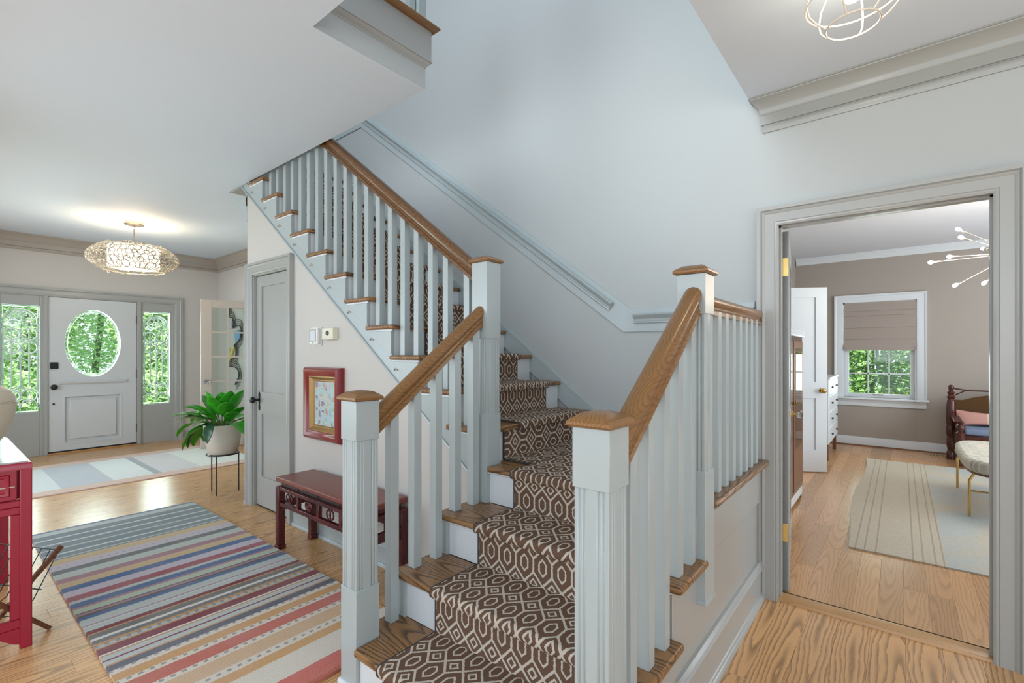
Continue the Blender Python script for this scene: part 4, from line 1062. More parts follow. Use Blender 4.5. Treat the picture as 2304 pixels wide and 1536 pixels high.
# --- low carved bench against the closet wall
bx0, bx1, by0, by1, bz = -3.275, -2.215, 1.497, 1.772, .487
bn = thing('carved_bench', ((bx0 + bx1) / 2, (by0 + by1) / 2, 0), 'low carved dark red bench against the wall under the framed picture', 'bench')
MB().box((bx0, by0, bz - .034), (bx1, by1, bz)).build('bench_top', M['bench_top'], bn, bevel=.010, seg=3)
mb = MB().box((bx0 + .028, by0 + .028, bz - .066), (bx1 - .028, by1 - .028, bz - .034))
mb.build('waist', M['bench_dark'], bn, bevel=.003)
for k in range(4):
    a = bx0 + .05 + k * .243
    MB().box((a, by0 + .022, bz - .058), (a + .215, by0 + .03, bz - .042)).build('waist_slat', M['iron'], bn, bevel=.003)
az0, az1 = .295, bz - .066
mb = MB().box((bx0 + .005, by0 + .006, az1 - .022), (bx1 - .005, by0 + .034, az1)).box((bx0 + .005, by0 + .006, az0), (bx1 - .005, by0 + .034, az0 + .026))
mb.box((bx0 + .005, by1 - .034, az1 - .022), (bx1 - .005, by1 - .006, az1)).box((bx0 + .005, by1 - .034, az0), (bx1 - .005, by1 - .006, az0 + .026))
nO = 4
for k in range(nO + 1):
    x = lerp(bx0 + .030, bx1 - .030, k / nO); mb.box((x - .014, by0 + .008, az0 + .02), (x + .014, by0 + .032, az1 - .02)).box((x - .014, by1 - .032, az0 + .02), (x + .014, by1 - .008, az1 - .02))
for x in (bx0, bx1): 
    s = 1 if x == bx0 else -1
    mb.box((x + s * .006, by0 + .03, az1 - .022), (x + s * .034, by1 - .03, az1)).box((x + s * .006, by0 + .03, az0), (x + s * .034, by1 - .03, az0 + .026))
    mb.box((x + s * .008, (by0 + by1) / 2 - .012, az0 + .02), (x + s * .03, (by0 + by1) / 2 + .012, az1 - .02))
mb.build('apron_frame', M['bench_dark'], bn, bevel=.002, seg=1)
for k in range(nO):
    xc = lerp(bx0 + .030, bx1 - .030, (k + .5) / nO); zc = (az0 + .026 + az1 - .022) / 2
    mb = MB(); r = .026
    for s in ((-1, 1) if k % 2 == 0 else (-1, 0, 1)):
        pts = [(xc + s * .017 + r * .8 * math.cos(a), by0 + .02, zc + r * math.sin(a)) for a in [2 * PI * i / 18 for i in range(18)]]
        mb.tube(pts, .0055, 6, closed=True)
    if k % 2: mb.tube([(xc - .03, by0 + .02, zc), (xc + .03, by0 + .02, zc)], .004, 6).tube([(xc, by0 + .02, zc - .028), (xc, by0 + .02, zc + .028)], .004, 6)
    mb.build('carved_ring', M['bench_dark'], bn, smooth=60)
for x in (bx0, bx1 - .046):
    for y in (by0, by1 - .046):
        mb = MB(); 
        for z0, z1, e in ((.03, az1 + .002, 0), (0, .03, .004)): mb.box((x - e, y - e, z0), (x + .046 + e, y + .046 + e, z1))
        mb.build('leg', M['bench_dark'], bn, bevel=.004)
for s, x in ((1, bx0 + .046), (-1, bx1 - .046)):
    mb = MB()
    for k in range(4): mb.tube([(x + s * (.012 + k * .018 + .010 * math.cos(a)), by0 + .02, az0 - .012 + k * .003 + (.011 - k * .0015) * math.sin(a)) for a in [2 * PI * i / 12 for i in range(12)]], .004, 5, closed=True)
    mb.build('corner_scroll', M['bench_dark'], bn, smooth=60)
    o = MB().poly([(by0 + .046, az0), (by1 - .046, az0), (by1 - .046, az0 - .05), (by1 - .07, az0 - .026), (by0 + .07, az0 - .026), (by0 + .046, az0 - .05)], lambda u, v, d: ((bx0 if s == 1 else bx1 - .03) + .01 + d, u, v), 0, .012).build('end_bracket', M['bench_dark'], bn)

# --- framed picture on the closet wall
px0, px1, pz0, pz1 = -3.405, -2.930, .699, 1.216
pic = thing('framed_picture', ((px0 + px1) / 2, YC, (pz0 + pz1) / 2), 'small abstract painting in a red lacquer and gold frame above the bench', 'picture')
MB().sweep([(px0, pz0), (px1, pz0), (px1, pz1), (px0, pz1)], [(0, 0), (0, .030), (.008, .046), (.022, .056), (.034, .054), (.050, .040), (.060, .036), (.064, .028), (.064, 0)], lambda u, v, h: (u, YC - h, v), side=1, closed=True).build('outer_frame', M['frame_red'], pic, smooth=35)
MB().sweep([(px0 + .062, pz0 + .062), (px1 - .062, pz0 + .062), (px1 - .062, pz1 - .062), (px0 + .062, pz1 - .062)], [(0, .0), (0, .034), (.008, .036), (.026, .018), (.034, .018), (.040, .010), (.040, 0)], lambda u, v, h: (u, YC - h, v), side=1, closed=True).build('inner_frame', M['gold'], pic, smooth=35)
box('canvas', (px0 + .095, YC - .008, pz0 + .095), (px1 - .095, YC - .002, pz1 - .095), M['art'], pic)

# --- two wall controls
th = thing('thermostat', (-3.27, YC, 1.44), 'white thermostat with a pale screen, left of the two wall controls', 'thermostat')
MB().box((-3.345, YC - .012, 1.372), (-3.215, YC, 1.506)).build('back_plate', M['plastic'], th, bevel=.004)
MB().box((-3.338, YC - .036, 1.380), (-3.222, YC - .012, 1.498)).build('body', M['plastic'], th, bevel=.006)
MB().box((-3.322, YC - .038, 1.405), (-3.248, YC - .0355, 1.482)).build('screen', M['screen'], th)
MB().sweep([(-3.322, 1.405), (-3.248, 1.405), (-3.248, 1.482), (-3.322, 1.482)], [(-.005, 0), (-.005, .004), (.002, .004), (.002, 0)], lambda u, v, h: (u, YC - .0355 - h, v), side=1, closed=True).build('screen_bezel', M['nickel'], th)
MB().poly(ell(-3.285, 1.391, .007, .004, 14), XZ(YC - .0385), 0, .003).build('button', M['nickel'], th)
wc = thing('wall_dial', (-3.085, YC, 1.45), 'cream wall control with a round black dial, right of the thermostat', 'wall control')
MB().box((-3.150, YC - .042, 1.411), (-3.010, YC, 1.492)).build('body', M['plastic_cream'], wc, bevel=.004)
MB().lathe([(0, 0), (.017, 0), (.016, -.006), (.008, -.008), (0, -.008)], (-3.075, YC - .042, 1.455), 22, 'Y').build('dial', M['iron'], wc, smooth=40)
mb = MB()
for k in range(4): mb.box((-3.125 + k * .028, YC - .0428, 1.422), (-3.108 + k * .028, YC - .0415, 1.424))
mb.build('tick_mark', M['nickel'], wc)

# --- red console with a stone top, cropped by the left edge
cx0, cx1, cy0, cy1, cz = -4.02, -3.04, -.20, .310, .83
cn = thing('red_console', ((cx0 + cx1) / 2, (cy0 + cy1) / 2, 0), 'red lacquered open-frame console table with a grey stone top', 'console table')
MB().box((cx0 + .012, cy0 + .012, cz - .006), (cx1 - .012, cy1 - .012, cz + .004)).build('stone_top', M['stone'], cn, bevel=.002)
mb = MB()
mb.sweep([(cx0, cy0), (cx1, cy0), (cx1, cy1), (cx0, cy1)], [(0, cz - .032), (0, cz - .008), (.004, cz - .002), (.036, cz - .002), (.04, cz - .008), (.04, cz - .032), (0, cz - .032)], fXY, side=1, closed=True)
mb.build('top_frame', M['red'], cn, smooth=35)
for x in (cx0, cx1 - .042):
    for y in (cy0, cy1 - .040): MB().box((x, y, 0), (x + .042, y + .040, cz - .03)).build('leg', M['red'], cn, bevel=.004)
mb = MB()
for x in (cx0 + .008, cx1 - .032): mb.box((x, cy0 + .03, .632), (x + .024, cy1 - .03, .662)).box((x, cy0 + .03, .092), (x + .024, cy1 - .03, .132)).box((x + .002, cy0 + .03, .598), (x + .022, cy1 - .03, .632)).box((x + .002, cy1 - .07, .132), (x + .022, cy1 - .035, .598)).box((x + .002, cy0 + .035, .132), (x + .022, cy0 + .07, .598))
for y in (cy0 + .008, cy1 - .034): mb.box((cx0 + .03, y, .632), (cx1 - .03, y + .024, .662))
mb.box((cx0 + .03, cy0 + .008, .092), (cx1 - .03, cy0 + .032, .12))
mb.build('rail', M['red'], cn, bevel=.004)
MB().box((cx0 + .05, cy0 + .02, .664), (cx1 - .045, cy1 - .02, .797)).build('case', M['red'], cn)
for x, s in ((cx1 - .030, 1), (cx0 + .03, -1)):
    d_ = MB().box((x - .012 * s, cy0 + .045, .664), (x + .014 * s, cy1 - .046, .798)).build('drawer_front', M['red'], cn, bevel=.003)
    MB().sweep([(cy0 + .075, .690), (cy1 - .075, .690), (cy1 - .075, .775), (cy0 + .075, .775)], [(-.006, .0), (-.002, .006), (.008, .004), (.012, 0)], lambda u, v, h: (x + s * (.014 + h), u, v), side=1, closed=True).build('drawer_bead', M['red'], d_, smooth=30)
    MB().box((x + s * .014, cy0 + .06, .722), (x + s * .018, cy1 - .055, .727)).build('pull_strip', M['nickel'], d_)
for x in (cx1 - .030, cx0 + .006):
    for y, s in ((cy1 - .04, -1), (cy0 + .04, 1)):
        MB().poly([(y, .092), (y + s * .085, .092), (y + s * .07, .07), (y + s * .02, .028), (y, .02)], lambda u, v, d: (x + d, u, v), 0, .022).build('corner_bracket', M['red'], cn)

vz = cz + .004
va = thing('ginger_jar', (-3.5, .115, vz), 'large cream glazed lidded jar standing on the red console', 'vase')
MB().lathe([(0, 0), (.085, 0), (.090, .004), (.098, .02), (.125, .045), (.15, .078), (.172, .14), (.184, .20), (.186, .238)], (-3.5, .115, vz), 48).build('jar_body', M['vase'], va, smooth=40)
MB().lathe([(.1855, .239), (.183, .241), (.1825, .244), (.185, .247), (.182, .27), (.168, .296), (.14, .318), (.10, .336), (.05, .345), (.02, .35), (.02, .365), (.03, .375), (.03, .39), (.018, .403), (0, .407)], (-3.5, .115, vz), 48).build('jar_lid', M['vase'], va, smooth=40)

# --- magazine rack below the console
mr = thing('magazine_rack', (-3.42, .21, 0), 'folding wire magazine rack with crossed wooden legs beside the red console', 'magazine rack')
ry0, ry1, rz1 = .03, .425, .372
for x in (-3.20, -3.62):
    for a, b in (((ry1, rz1), (ry0 - .02, 0)), ((ry0, rz1), (ry1 - .06, 0))):
        p, q = Vector(a), Vector(b); d = (q - p).normalized(); n_ = Vector((-d.y, d.x)) * .011
        o2 = .0 if a[0] == ry1 else .014
        MB().poly([tuple(p + n_), tuple(q + n_), tuple(q - n_), tuple(p - n_)], lambda u, v, d_: (x + o2 + d_, u, max(v, 0)), 0, .013).build('leg', M['walnut'], mr, bevel=.002)
mb = MB()
for k in range(9):
    x = lerp(-3.62, -3.195, k / 8)
    mb.tube([(x, ry0 + .01, rz1 - .015), (x, lerp(ry0, ry1, .30), .165), (x, lerp(ry0, ry1, .5), .135), (x, lerp(ry0, ry1, .70), .165), (x, ry1 - .01, rz1 - .015)], .0022, 6)
for y, z in ((ry0 + .01, rz1 - .015), (ry1 - .01, rz1 - .015), (lerp(ry0, ry1, .24), .20), (lerp(ry0, ry1, .78), .20)): mb.tube([(-3.62, y, z), (-3.19, y, z)], .003, 6)
mb.build('wire_basket', M['iron'], mr, smooth=60)
for i, (y, tl, m_, lb) in enumerate(((.18, .30, 'navy_fabric', 'dark blue patterned magazine upright in the wire rack'), (.215, -.1, 'pale_cushion', 'pale grey magazine upright in the wire rack, behind the blue one'))):
    b_ = thing('magazine', (-3.42, y, .142), lb, 'magazine')
    ca, sa = math.cos(tl), math.sin(tl)
    MB().poly([(-3.55, 0), (-3.27, 0), (-3.27, .22), (-3.55, .22)], lambda u, v, d: (u, y + d * ca + v * sa * .25, .142 + v * .96), -.006, .006).build('cover', M[m_], b_, bevel=.002)
    MB().poly([(-3.545, .004), (-3.268, .004), (-3.268, .216), (-3.545, .216)], lambda u, v, d: (u, y + d * ca + v * sa * .25, .142 + v * .96), -.004, .004).build('pages', M['plastic'], b_)

_rp = Vector((-3.20, .42, 0)); _R = Matrix.Translation(_rp) @ Matrix.Rotation(math.radians(28), 4, 'Z') @ Matrix.Translation(-_rp)
for o_ in bpy.data.objects:
    if o_.parent is not None and o_.parent.name.startswith(('magazine_rack', 'magazine')): o_.data.transform(_R)

# --- plant on its wire stand
SX, SY, SZ = -4.985, 1.79, .375
ps = thing('plant_stand', (SX, SY, 0), 'thin black iron ring stand on three straight legs holding the plant pot', 'plant stand')
mb = MB().tube([(SX + .135 * math.cos(a), SY + .135 * math.sin(a), SZ - .006) for a in [2 * PI * i / 40 for i in range(40)]], .006, 8, closed=True)
mb.tube([(SX + .105 * math.cos(a), SY + .105 * math.sin(a), SZ - .004) for a in [2 * PI * i / 32 for i in range(32)]], .004, 6, closed=True)
for k in range(3):
    a = PI * .25 + 2 * PI * k / 3; mb.tube([(SX, SY, SZ - .005), (SX + .13 * math.cos(a), SY + .13 * math.sin(a), SZ - .005)], .004, 6)
mb.build('ring', M['iron'], ps, smooth=60)
for x, y in ((-5.105, 1.735), (-4.895, 1.705), (-4.935, 1.910)): MB().tube([(x, y, 0), (x, y, SZ - .004)], .0055, 8).build('leg', M['iron'], ps, smooth=60)
pt = thing('potted_plant', (SX, SY, SZ), 'broad-leaved green house plant in a white pot on the iron stand', 'plant')
MB().lathe([(0, .0), (.118, 0), (.124, .006), (.150, .14), (.160, .262), (.162, .272), (.154, .274), (.150, .262), (.145, .22), (0, .22)], (SX, SY, SZ + .0), 40).build('pot', M['pot'], pt, smooth=40)
MB().lathe([(0, .232), (.06, .236), (.147, .226)], (SX, SY, SZ), 24).build('soil', M['soil'], pt, smooth=60)
def leaf(base, az, el, ln, wd, droop, mat, stalk):
    """broad pointed leaf on a stalk, curved down by droop"""
    d = Vector((math.cos(az) * math.cos(el), math.sin(az) * math.cos(el), math.sin(el)))
    p = Vector(base); pts = []; n = 6
    pts.append(p.copy())
    for k in range(4):
        p = p + d * stalk / 4; pts.append(p.copy()); d = (d + Vector((0, 0, -droop * .12))).normalized()
    MB_ = MB(); MB_.tube(pts, .004, 6, rr=[.006, .005, .0045, .004, .0035])
    st_ = MB_.build('stalk', M['stem'], pt, smooth=60)
    n = 9; cl = []
    side = d.cross(Vector((0, 0, 1)))
    side = side.normalized() if side.length > .05 else Vector((-math.sin(az), math.cos(az), 0))
    q = p.copy(); rows = []
    for i in range(n + 1):
        t = i / n; w = wd * (math.sin(PI * min(1, t * .92 + .06)) ** .8) * (1 - .15 * t)
        if i == n: w = .001
        up_ = side.cross(d).normalized()
        rows.append([q + side * w * s + up_ * (abs(s) * w * .30 + .004 * math.sin(i * 2.3 + s * 2)) for s in (-1, -.5, 0, .5, 1)])
        q = q + d * ln / n; d = (d + Vector((0, 0, -droop / n))).normalized()
    m = MB()
    for r in rows: m.v += [tuple(v) for v in r]
    k0 = len(m.v)
    for i in range(n):
        for j in range(4): m.f.append((i * 5 + j, i * 5 + j + 1, (i + 1) * 5 + j + 1, (i + 1) * 5 + j))
    o = m.build('leaf', mat, pt, smooth=80, recalc=False)
    sb = o.modifiers.new('smooth', 'SUBSURF'); sb.levels = 1; sb.render_levels = 1
    md = o.modifiers.new('thickness', 'SOLIDIFY'); md.thickness = .0015
    return o
rl = random.Random(12)
LV = [  # azimuth (deg), elevation, length, half width, droop, stalk, material
    (245, 50, .25, .052, 1.0, .20, 'leaf'), (200, 62, .20, .05, .5, .24, 'leaf'), (290, 72, .19, .045, .2, .26, 'leaf'), (30, 68, .20, .055, .3, .27, 'leaf'), (330, 80, .17, .045, .1, .25, 'leaf'),
    (225, 40, .26, .055, 1.5, .19, 'leaf'), (250, 30, .26, .055, 2.0, .17, 'leaf'), (215, 22, .24, .055, 2.2, .18, 'leaf'), (268, 52, .2, .045, 1.2, .2, 'leaf_grey'), (300, 55, .16, .04, 1.5, .2, 'leaf_grey'),
    (318, 52, .17, .030, 3.2, .30, 'leaf_dark'), (345, 62, .22, .05, .8, .22, 'leaf'), (15, 42, .24, .05, 1.4, .17, 'leaf'), (50, 45, .22, .05, 1.2, .18, 'leaf'), (80, 35, .24, .05, 1.6, .18, 'leaf'),
    (120, 45, .24, .05, 1.2, .2, 'leaf'), (160, 35, .25, .055, 1.5, .19, 'leaf'), (185, 30, .25, .055, 1.9, .18, 'leaf'), (235, 12, .24, .052, 2.0, .16, 'leaf'), (205, 45, .24, .05, 1.2, .2, 'leaf'),
    (240, 2, .24, .04, 2.2, .15, 'leaf_dark'), (20, 55, .22, .05, .8, .22, 'leaf'), (110, 65, .2, .045, .5, .22, 'leaf'), (2, 58, .2, .05, .9, .15, 'leaf'), (230, 64, .22, .05, 1.0, .16, 'leaf'), (210, 54, .22, .05, 1.1, .2, 'leaf'), (255, 60, .2, .045, .9, .22, 'leaf'), (320, 66, .2, .045, .6, .24, 'leaf'), (275, 64, .18, .045, .8, .2, 'leaf'), (190, 48, .24, .05, 1.4, .2, 'leaf'), (228, 24, .25, .05, 2.1, .18, 'leaf'), (0, 70, .2, .05, .3, .26, 'leaf'), (300, 58, .18, .045, 1.0, .18, 'leaf')]
for az, el, ln, wd, dr, sk_, mt in LV:
    a = math.radians(az + rl.uniform(-8, 8)); r = rl.uniform(.01, .05)
    leaf((SX + r * math.cos(a), SY + r * math.sin(a), SZ + .225 + max(0, 40 - el) * .0012), a, math.radians(max(el, 30)), ln * 1.18, wd * 1.55, dr * .9, M[mt], sk_ * .66)

# --- bench seen past the corner and the wall art beyond the french door
ub = thing('upholstered_stool', (-4.76, 2.22, 0), 'wooden stool with a pale cushion half hidden behind the closet wall corner', 'stool')
MB().box((-5.03, 1.985, .405), (-4.50, 2.45, .485)).build('cushion', M['pale_cushion'], ub, bevel=.028, seg=4)
MB().box((-5.015, 2.0, .05), (-4.51, 2.44, .405)).build('seat_box', M['walnut'], ub, bevel=.005)
for x in (-5.01, -4.56):
    for y in (2.005, 2.385): MB().box((x, y, 0), (x + .05, y + .05, .06)).build('foot', M['walnut'], ub, bevel=.004)

wa = thing('wall_art', (-7.85, YS, 1.4), 'winding black and white ribbon wall sculpture with blue and yellow patches beyond the french door', 'wall art')
WAY = YS - .02
rib1 = [(-8.067, 2.02), (-8.054, 1.884), (-7.948, 1.858), (-7.901, 1.782), (-7.909, 1.700), (-7.768, 1.734), (-7.643, 1.714), (-7.613, 1.625), (-7.668, 1.523), (-7.768, 1.480), (-7.87, 1.432), (-7.806, 1.378), (-7.819, 1.273), (-7.922, 1.225), (-8.054, 1.208)]
rib2 = [(-8.121, 1.121), (-7.794, 1.095), (-7.698, 1.003), (-7.73, .929), (-7.832, .841)]
def smooth_path(P, n=5):
    P = [Vector(p) for p in P]; out = []
    for i in range(len(P) - 1):
        p0, p1, p2, p3 = P[max(i - 1, 0)], P[i], P[i + 1], P[min(i + 2, len(P) - 1)]
        for k in range(n):
            t_ = k / n; out.append(.5 * (2 * p1 + (p2 - p0) * t_ + (2 * p0 - 5 * p1 + 4 * p2 - p3) * t_ ** 2 + (3 * p1 - p0 - 3 * p2 + p3) * t_ ** 3))
    out.append(P[-1]); return out
for R_ in (rib1, rib2):
    sp_ = smooth_path(R_)
    nr = []
    for i in range(len(sp_)):
        d = (sp_[min(i + 1, len(sp_) - 1)] - sp_[max(i - 1, 0)]).normalized(); nr.append(Vector((d.y, -d.x)))
    for k in range(4):
        MB().tube([(p.x - n_.x * k * .030, WAY, p.y - n_.y * k * .030) for p, n_ in zip(sp_, nr)], .008 if k == 0 else .004, 6).build('ribbon_line', M['art_black'], wa, smooth=60)
def patch(name, pts, m, d=.012): MB().poly(pts, XZ(WAY), -d / 2, d).build(name, M[m], wa, bevel=.002)
patch('blue_patch', [(-7.857, 1.643), (-7.70, 1.66), (-7.626, 1.635), (-7.643, 1.533), (-7.72, 1.49), (-7.79, 1.50)], 'art_blue', .03)
patch('yellow_bar', [(-7.922, 1.416), (-7.832, 1.41), (-8.027, 1.176), (-8.121, 1.142)], 'art_yellow', .03)
patch('lilac_patch', [(-8.07, 1.789), (-7.945, 1.804), (-7.948, 1.70), (-8.07, 1.70)], 'art_lilac', .02)
patch('lilac_patch', [(-7.87, .945), (-7.743, .929), (-7.832, .850), (-7.922, .858)], 'art_lilac', .02)
patch('green_patch', [(-8.0, 1.40), (-7.925, 1.40), (-7.96, 1.30), (-8.01, 1.33)], 'leaf_grey', .02)

# ------------------------------------------------------------------ lamps
LPX, LPY = -6.82, 1.523
pe = thing('pendant_lamp', (LPX, LPY, HC), 'round filigree pendant with a glowing fabric drum hanging in the foyer', 'pendant lamp')
MB().lathe([(0, 0), (.094, 0), (.094, -.022), (.088, -.030), (0, -.030)], (LPX, LPY, HC), 36).build('canopy', M['nickel'], pe, smooth=35)
MB().tube([(LPX, LPY, HC - .028), (LPX, LPY, HC - .075)], .009, 10).lathe([(0, -.015), (.017, 0), (0, .015)], (LPX, LPY, HC - .062), 14).tube([(LPX, LPY, HC - .07), (LPX, LPY, 2.52)], .007, 10).build('stem', M['nickel'], pe, smooth=50)
MB().lathe([(.236, 0), (.240, 0), (.240, .235), (.236, .235), (.236, 0)], (LPX, LPY, 2.292), 56).build('fabric_drum', M['drum'], pe, smooth=40)
MB().lathe([(0, .004), (.236, .004), (.236, .012), (0, .012)], (LPX, LPY, 2.284), 56).lathe([(0, -.008), (.012, -.006), (.012, .004), (0, .004)], (LPX, LPY, 2.284), 14).build('diffuser', M['drum'], pe, smooth=40)
rf = random.Random(5); mb = MB()
SHP = lambda t: (.285 + .140 * math.sin(PI * min(max(t, 0), 1)) ** .75, 2.262 + .272 * t)
def shell(a, t): r, z = SHP(t); return Vector((LPX + r * math.cos(a), LPY + r * math.sin(a), z))
for row in range(6):
    for k in range(44):
        a = 2 * PI * (k + .5 * (row % 2) + rf.uniform(-.25, .25)) / 44; t_ = (row + .5 + rf.uniform(-.25, .25)) / 6; ra = rf.uniform(.022, .038)
        r0 = SHP(t_)[0]
        mb.tube([shell(a + ra * math.cos(q) / r0, t_ + ra * math.sin(q) / .30) for q in [2 * PI * i / 9 for i in range(9)]], .0044, 4, closed=True)
for t_ in (0.0, 1.0): mb.tube([shell(2 * PI * i / 60, t_) for i in range(60)], .004, 5, closed=True)
tag(mb.build('filigree_shell', M['filigree'], pe, smooth=60), kind='stuff')
for t_, z in ((0.0, 2.286), (1.0, 2.528)):
    mb = MB()
    for k in range(3):
        a = 2 * PI * k / 3 + .3; p = shell(a, t_); mb.tube([(p.x, p.y, p.z), (LPX + .05 * math.cos(a), LPY + .05 * math.sin(a), z)], .003, 6)
    mb.build('spider', M['nickel'], pe)
light('pendant_glow', 'POINT', (LPX, LPY, 2.60), 8, (1.0, .84, .62), radius=.06)
light('pendant_under_glow', 'POINT', (LPX, LPY, 2.20), 3.5, (1.0, .86, .66), radius=.12)

KX, KY = -.132, 2.06
ca = thing('cage_lamp', (KX, KY, HR), 'ivory wire cage ceiling lamp with a bare glowing bulb', 'ceiling lamp')
MB().lathe([(0, 0), (.07, 0), (.07, -.016), (.062, -.022), (.03, -.026), (.026, -.06), (0, -.062)], (KX, KY, HR), 32).build('canopy', M['wire_white'], ca, smooth=35)
CG = [(.052, HR - .020), (.10, HR - .045), (.132, HR - .085), (.142, HR - .130), (.134, HR - .165), (.110, HR - .195), (.080, HR - .220)]
for i in (0, 1, 3, 6): MB().tube([(KX + CG[i][0] * math.cos(a), KY + CG[i][0] * math.sin(a), CG[i][1]) for a in [2 * PI * q / 44 for q in range(44)]], .0032, 6, closed=True).build('cage_ring', M['wire_white'], ca, smooth=60)
for k in range(6):
    a = 2 * PI * (k + .35) / 6; MB().tube([(KX + r * math.cos(a), KY + r * math.sin(a), z) for r, z in CG], .0032, 6).build('cage_wire', M['wire_white'], ca, smooth=60)
MB().lathe([(0, -.135), (.022, -.130), (.033, -.112), (.034, -.098), (.022, -.072), (.015, -.06), (0, -.058)], (KX, KY, HR), 24).build('bulb', M['bulb'], ca, smooth=60)
light('cage_glow', 'POINT', (KX, KY, HR - .165), 1.6, (1.0, .90, .76), radius=.035)

# ------------------------------------------------------------------ den: chandelier, settee, ottoman, cabinet, dresser, blind
HX = Vector((.758, 5.771, 2.158))
chd = thing('spoke_chandelier', (HX.x, HX.y, HD), 'brass spoke chandelier with many small lit bulbs in the den', 'chandelier')
MB().lathe([(0, 0), (.06, 0), (.06, -.015), (0, -.03)], (HX.x, HX.y, HD), 24).build('canopy', M['nickel'], chd, smooth=40)
MB().tube([(HX.x, HX.y, HD - .02), tuple(HX)], .008, 10).lathe([(0, -.05), (.035, -.04), (.05, 0), (.035, .04), (0, .05)], tuple(HX), 16).build('stem', M['nickel'], chd, smooth=50)
tips = [(.374, 5.459, 2.351), (.392, 5.474, 2.284), (.196, 5.314, 2.076), (.317, 5.413, 2.124), (.354, 5.443, 1.886), (.542, 5.595, 1.905), (1.2, 5.6, 2.35), (1.32, 5.9, 2.1), (1.1, 6.1, 1.95), (.6, 6.3, 2.3), (.95, 5.2, 2.2), (.8, 6.3, 1.95)]
for q in tips:
    q = Vector(q); d = (q - HX).normalized()
    a_ = MB().tube([tuple(HX), tuple(q - d * .06)], .0045, 6).tube([tuple(q - d * .075), tuple(q - d * .022)], .009, 8).build('arm', M['nickel'], chd, smooth=50)
    u = d.cross(Vector((0, 0, 1))).normalized(); w = d.cross(u); mb = MB()
    mb.tube([tuple(q + d * t_) for t_ in (-.024, -.014, -.002, .012, .022, .026)], .01, 8, rr=[.004, .010, .015, .014, .008, .002]); mb.build('bulb', M['bulb_small'], a_, smooth=60)
light('chandelier_glow', 'POINT', tuple(HX + Vector((0, 0, -.1))), 20, (1.0, .86, .68), radius=.3)

se = thing('carved_settee', (1.1, 7.8, 0), 'dark turned-wood settee with a rattan back against the far den wall', 'settee')
def turned_post(x, y, prof, nm, mat=M['brown_wood']): MB().lathe(prof, (x, y, 0), 20).build(nm, mat, se, smooth=35)
BP = [(0, 0), (.040, 0), (.042, .02), (.042, .09), (.030, .11), (.034, .13), (.044, .18), (.040, .26), (.034, .28), (.046, .30), (.046, .40), (.040, .42), (.046, .44), (.046, .72), (.040, .735), (.030, .75), (.044, .775), (.026, .80), (.038, .83), (.020, .85), (.030, .885), (.028, .91), (.010, .925), (0, .925)]
FP = [(0, 0), (.036, 0), (.038, .02), (.038, .09), (.026, .11), (.040, .18), (.036, .26), (.042, .28), (.042, .40), (.024, .415), (.040, .45), (.036, .475), (.020, .495), (.032, .52), (.03, .53), (0, .53)]
for x in (.482, 1.75): turned_post(x, 8.05, BP, 'back_post'); turned_post(x + .05 * (1 if x < 1 else -1), 7.52, FP, 'front_post')
for x in (.505, 1.725): MB().poly([(8.02, .575), (7.46, .545), (7.44, .532), (7.46, .522), (8.02, .550)], lambda u, v, d: (x - .035 + d, u, v), 0, .075).build('arm_rest', M['brown_wood'], se, bevel=.006)
MB().box((.50, 7.50, .30), (1.73, 8.06, .375)).build('seat_rail', M['brown_wood'], se, bevel=.006)
bk = [(.515, .44), (1.72, .44), (1.72, .74)] + [(lerp(1.72, .515, i / 16), .74 + .10 * max(0, math.sin(PI * (i - 1) / 14)) ** .8 if 0 < i < 16 else .74) for i in range(1, 16)] + [(.515, .74)]
MB().poly(bk, XZ(8.04), 0, .03).build('rattan_back', M['rattan'], se, bevel=.006)
mb = MB().tube([(.49, 8.05, .885), (.62, 8.05, .862), (.85, 8.05, .858), (1.4, 8.05, .858), (1.62, 8.05, .862), (1.74, 8.05, .885)], .009, 8).tube([(.52, 8.05, .80), (.57, 8.05, .83), (.62, 8.05, .862)], .007, 6).tube([(1.71, 8.05, .80), (1.66, 8.05, .83), (1.61, 8.05, .862)], .007, 6)
mb.build('top_rail', M['brown_wood'], se, smooth=60)
scu = thing('seat_cushion', (1.1, 7.75, .375), 'flat blue grey seat cushion lying on the settee', 'cushion')
MB().box((.56, 7.50, .377), (1.68, 8.0, .455)).build('cushion_body', M['cushion_blue'], scu, bevel=.030, seg=4)
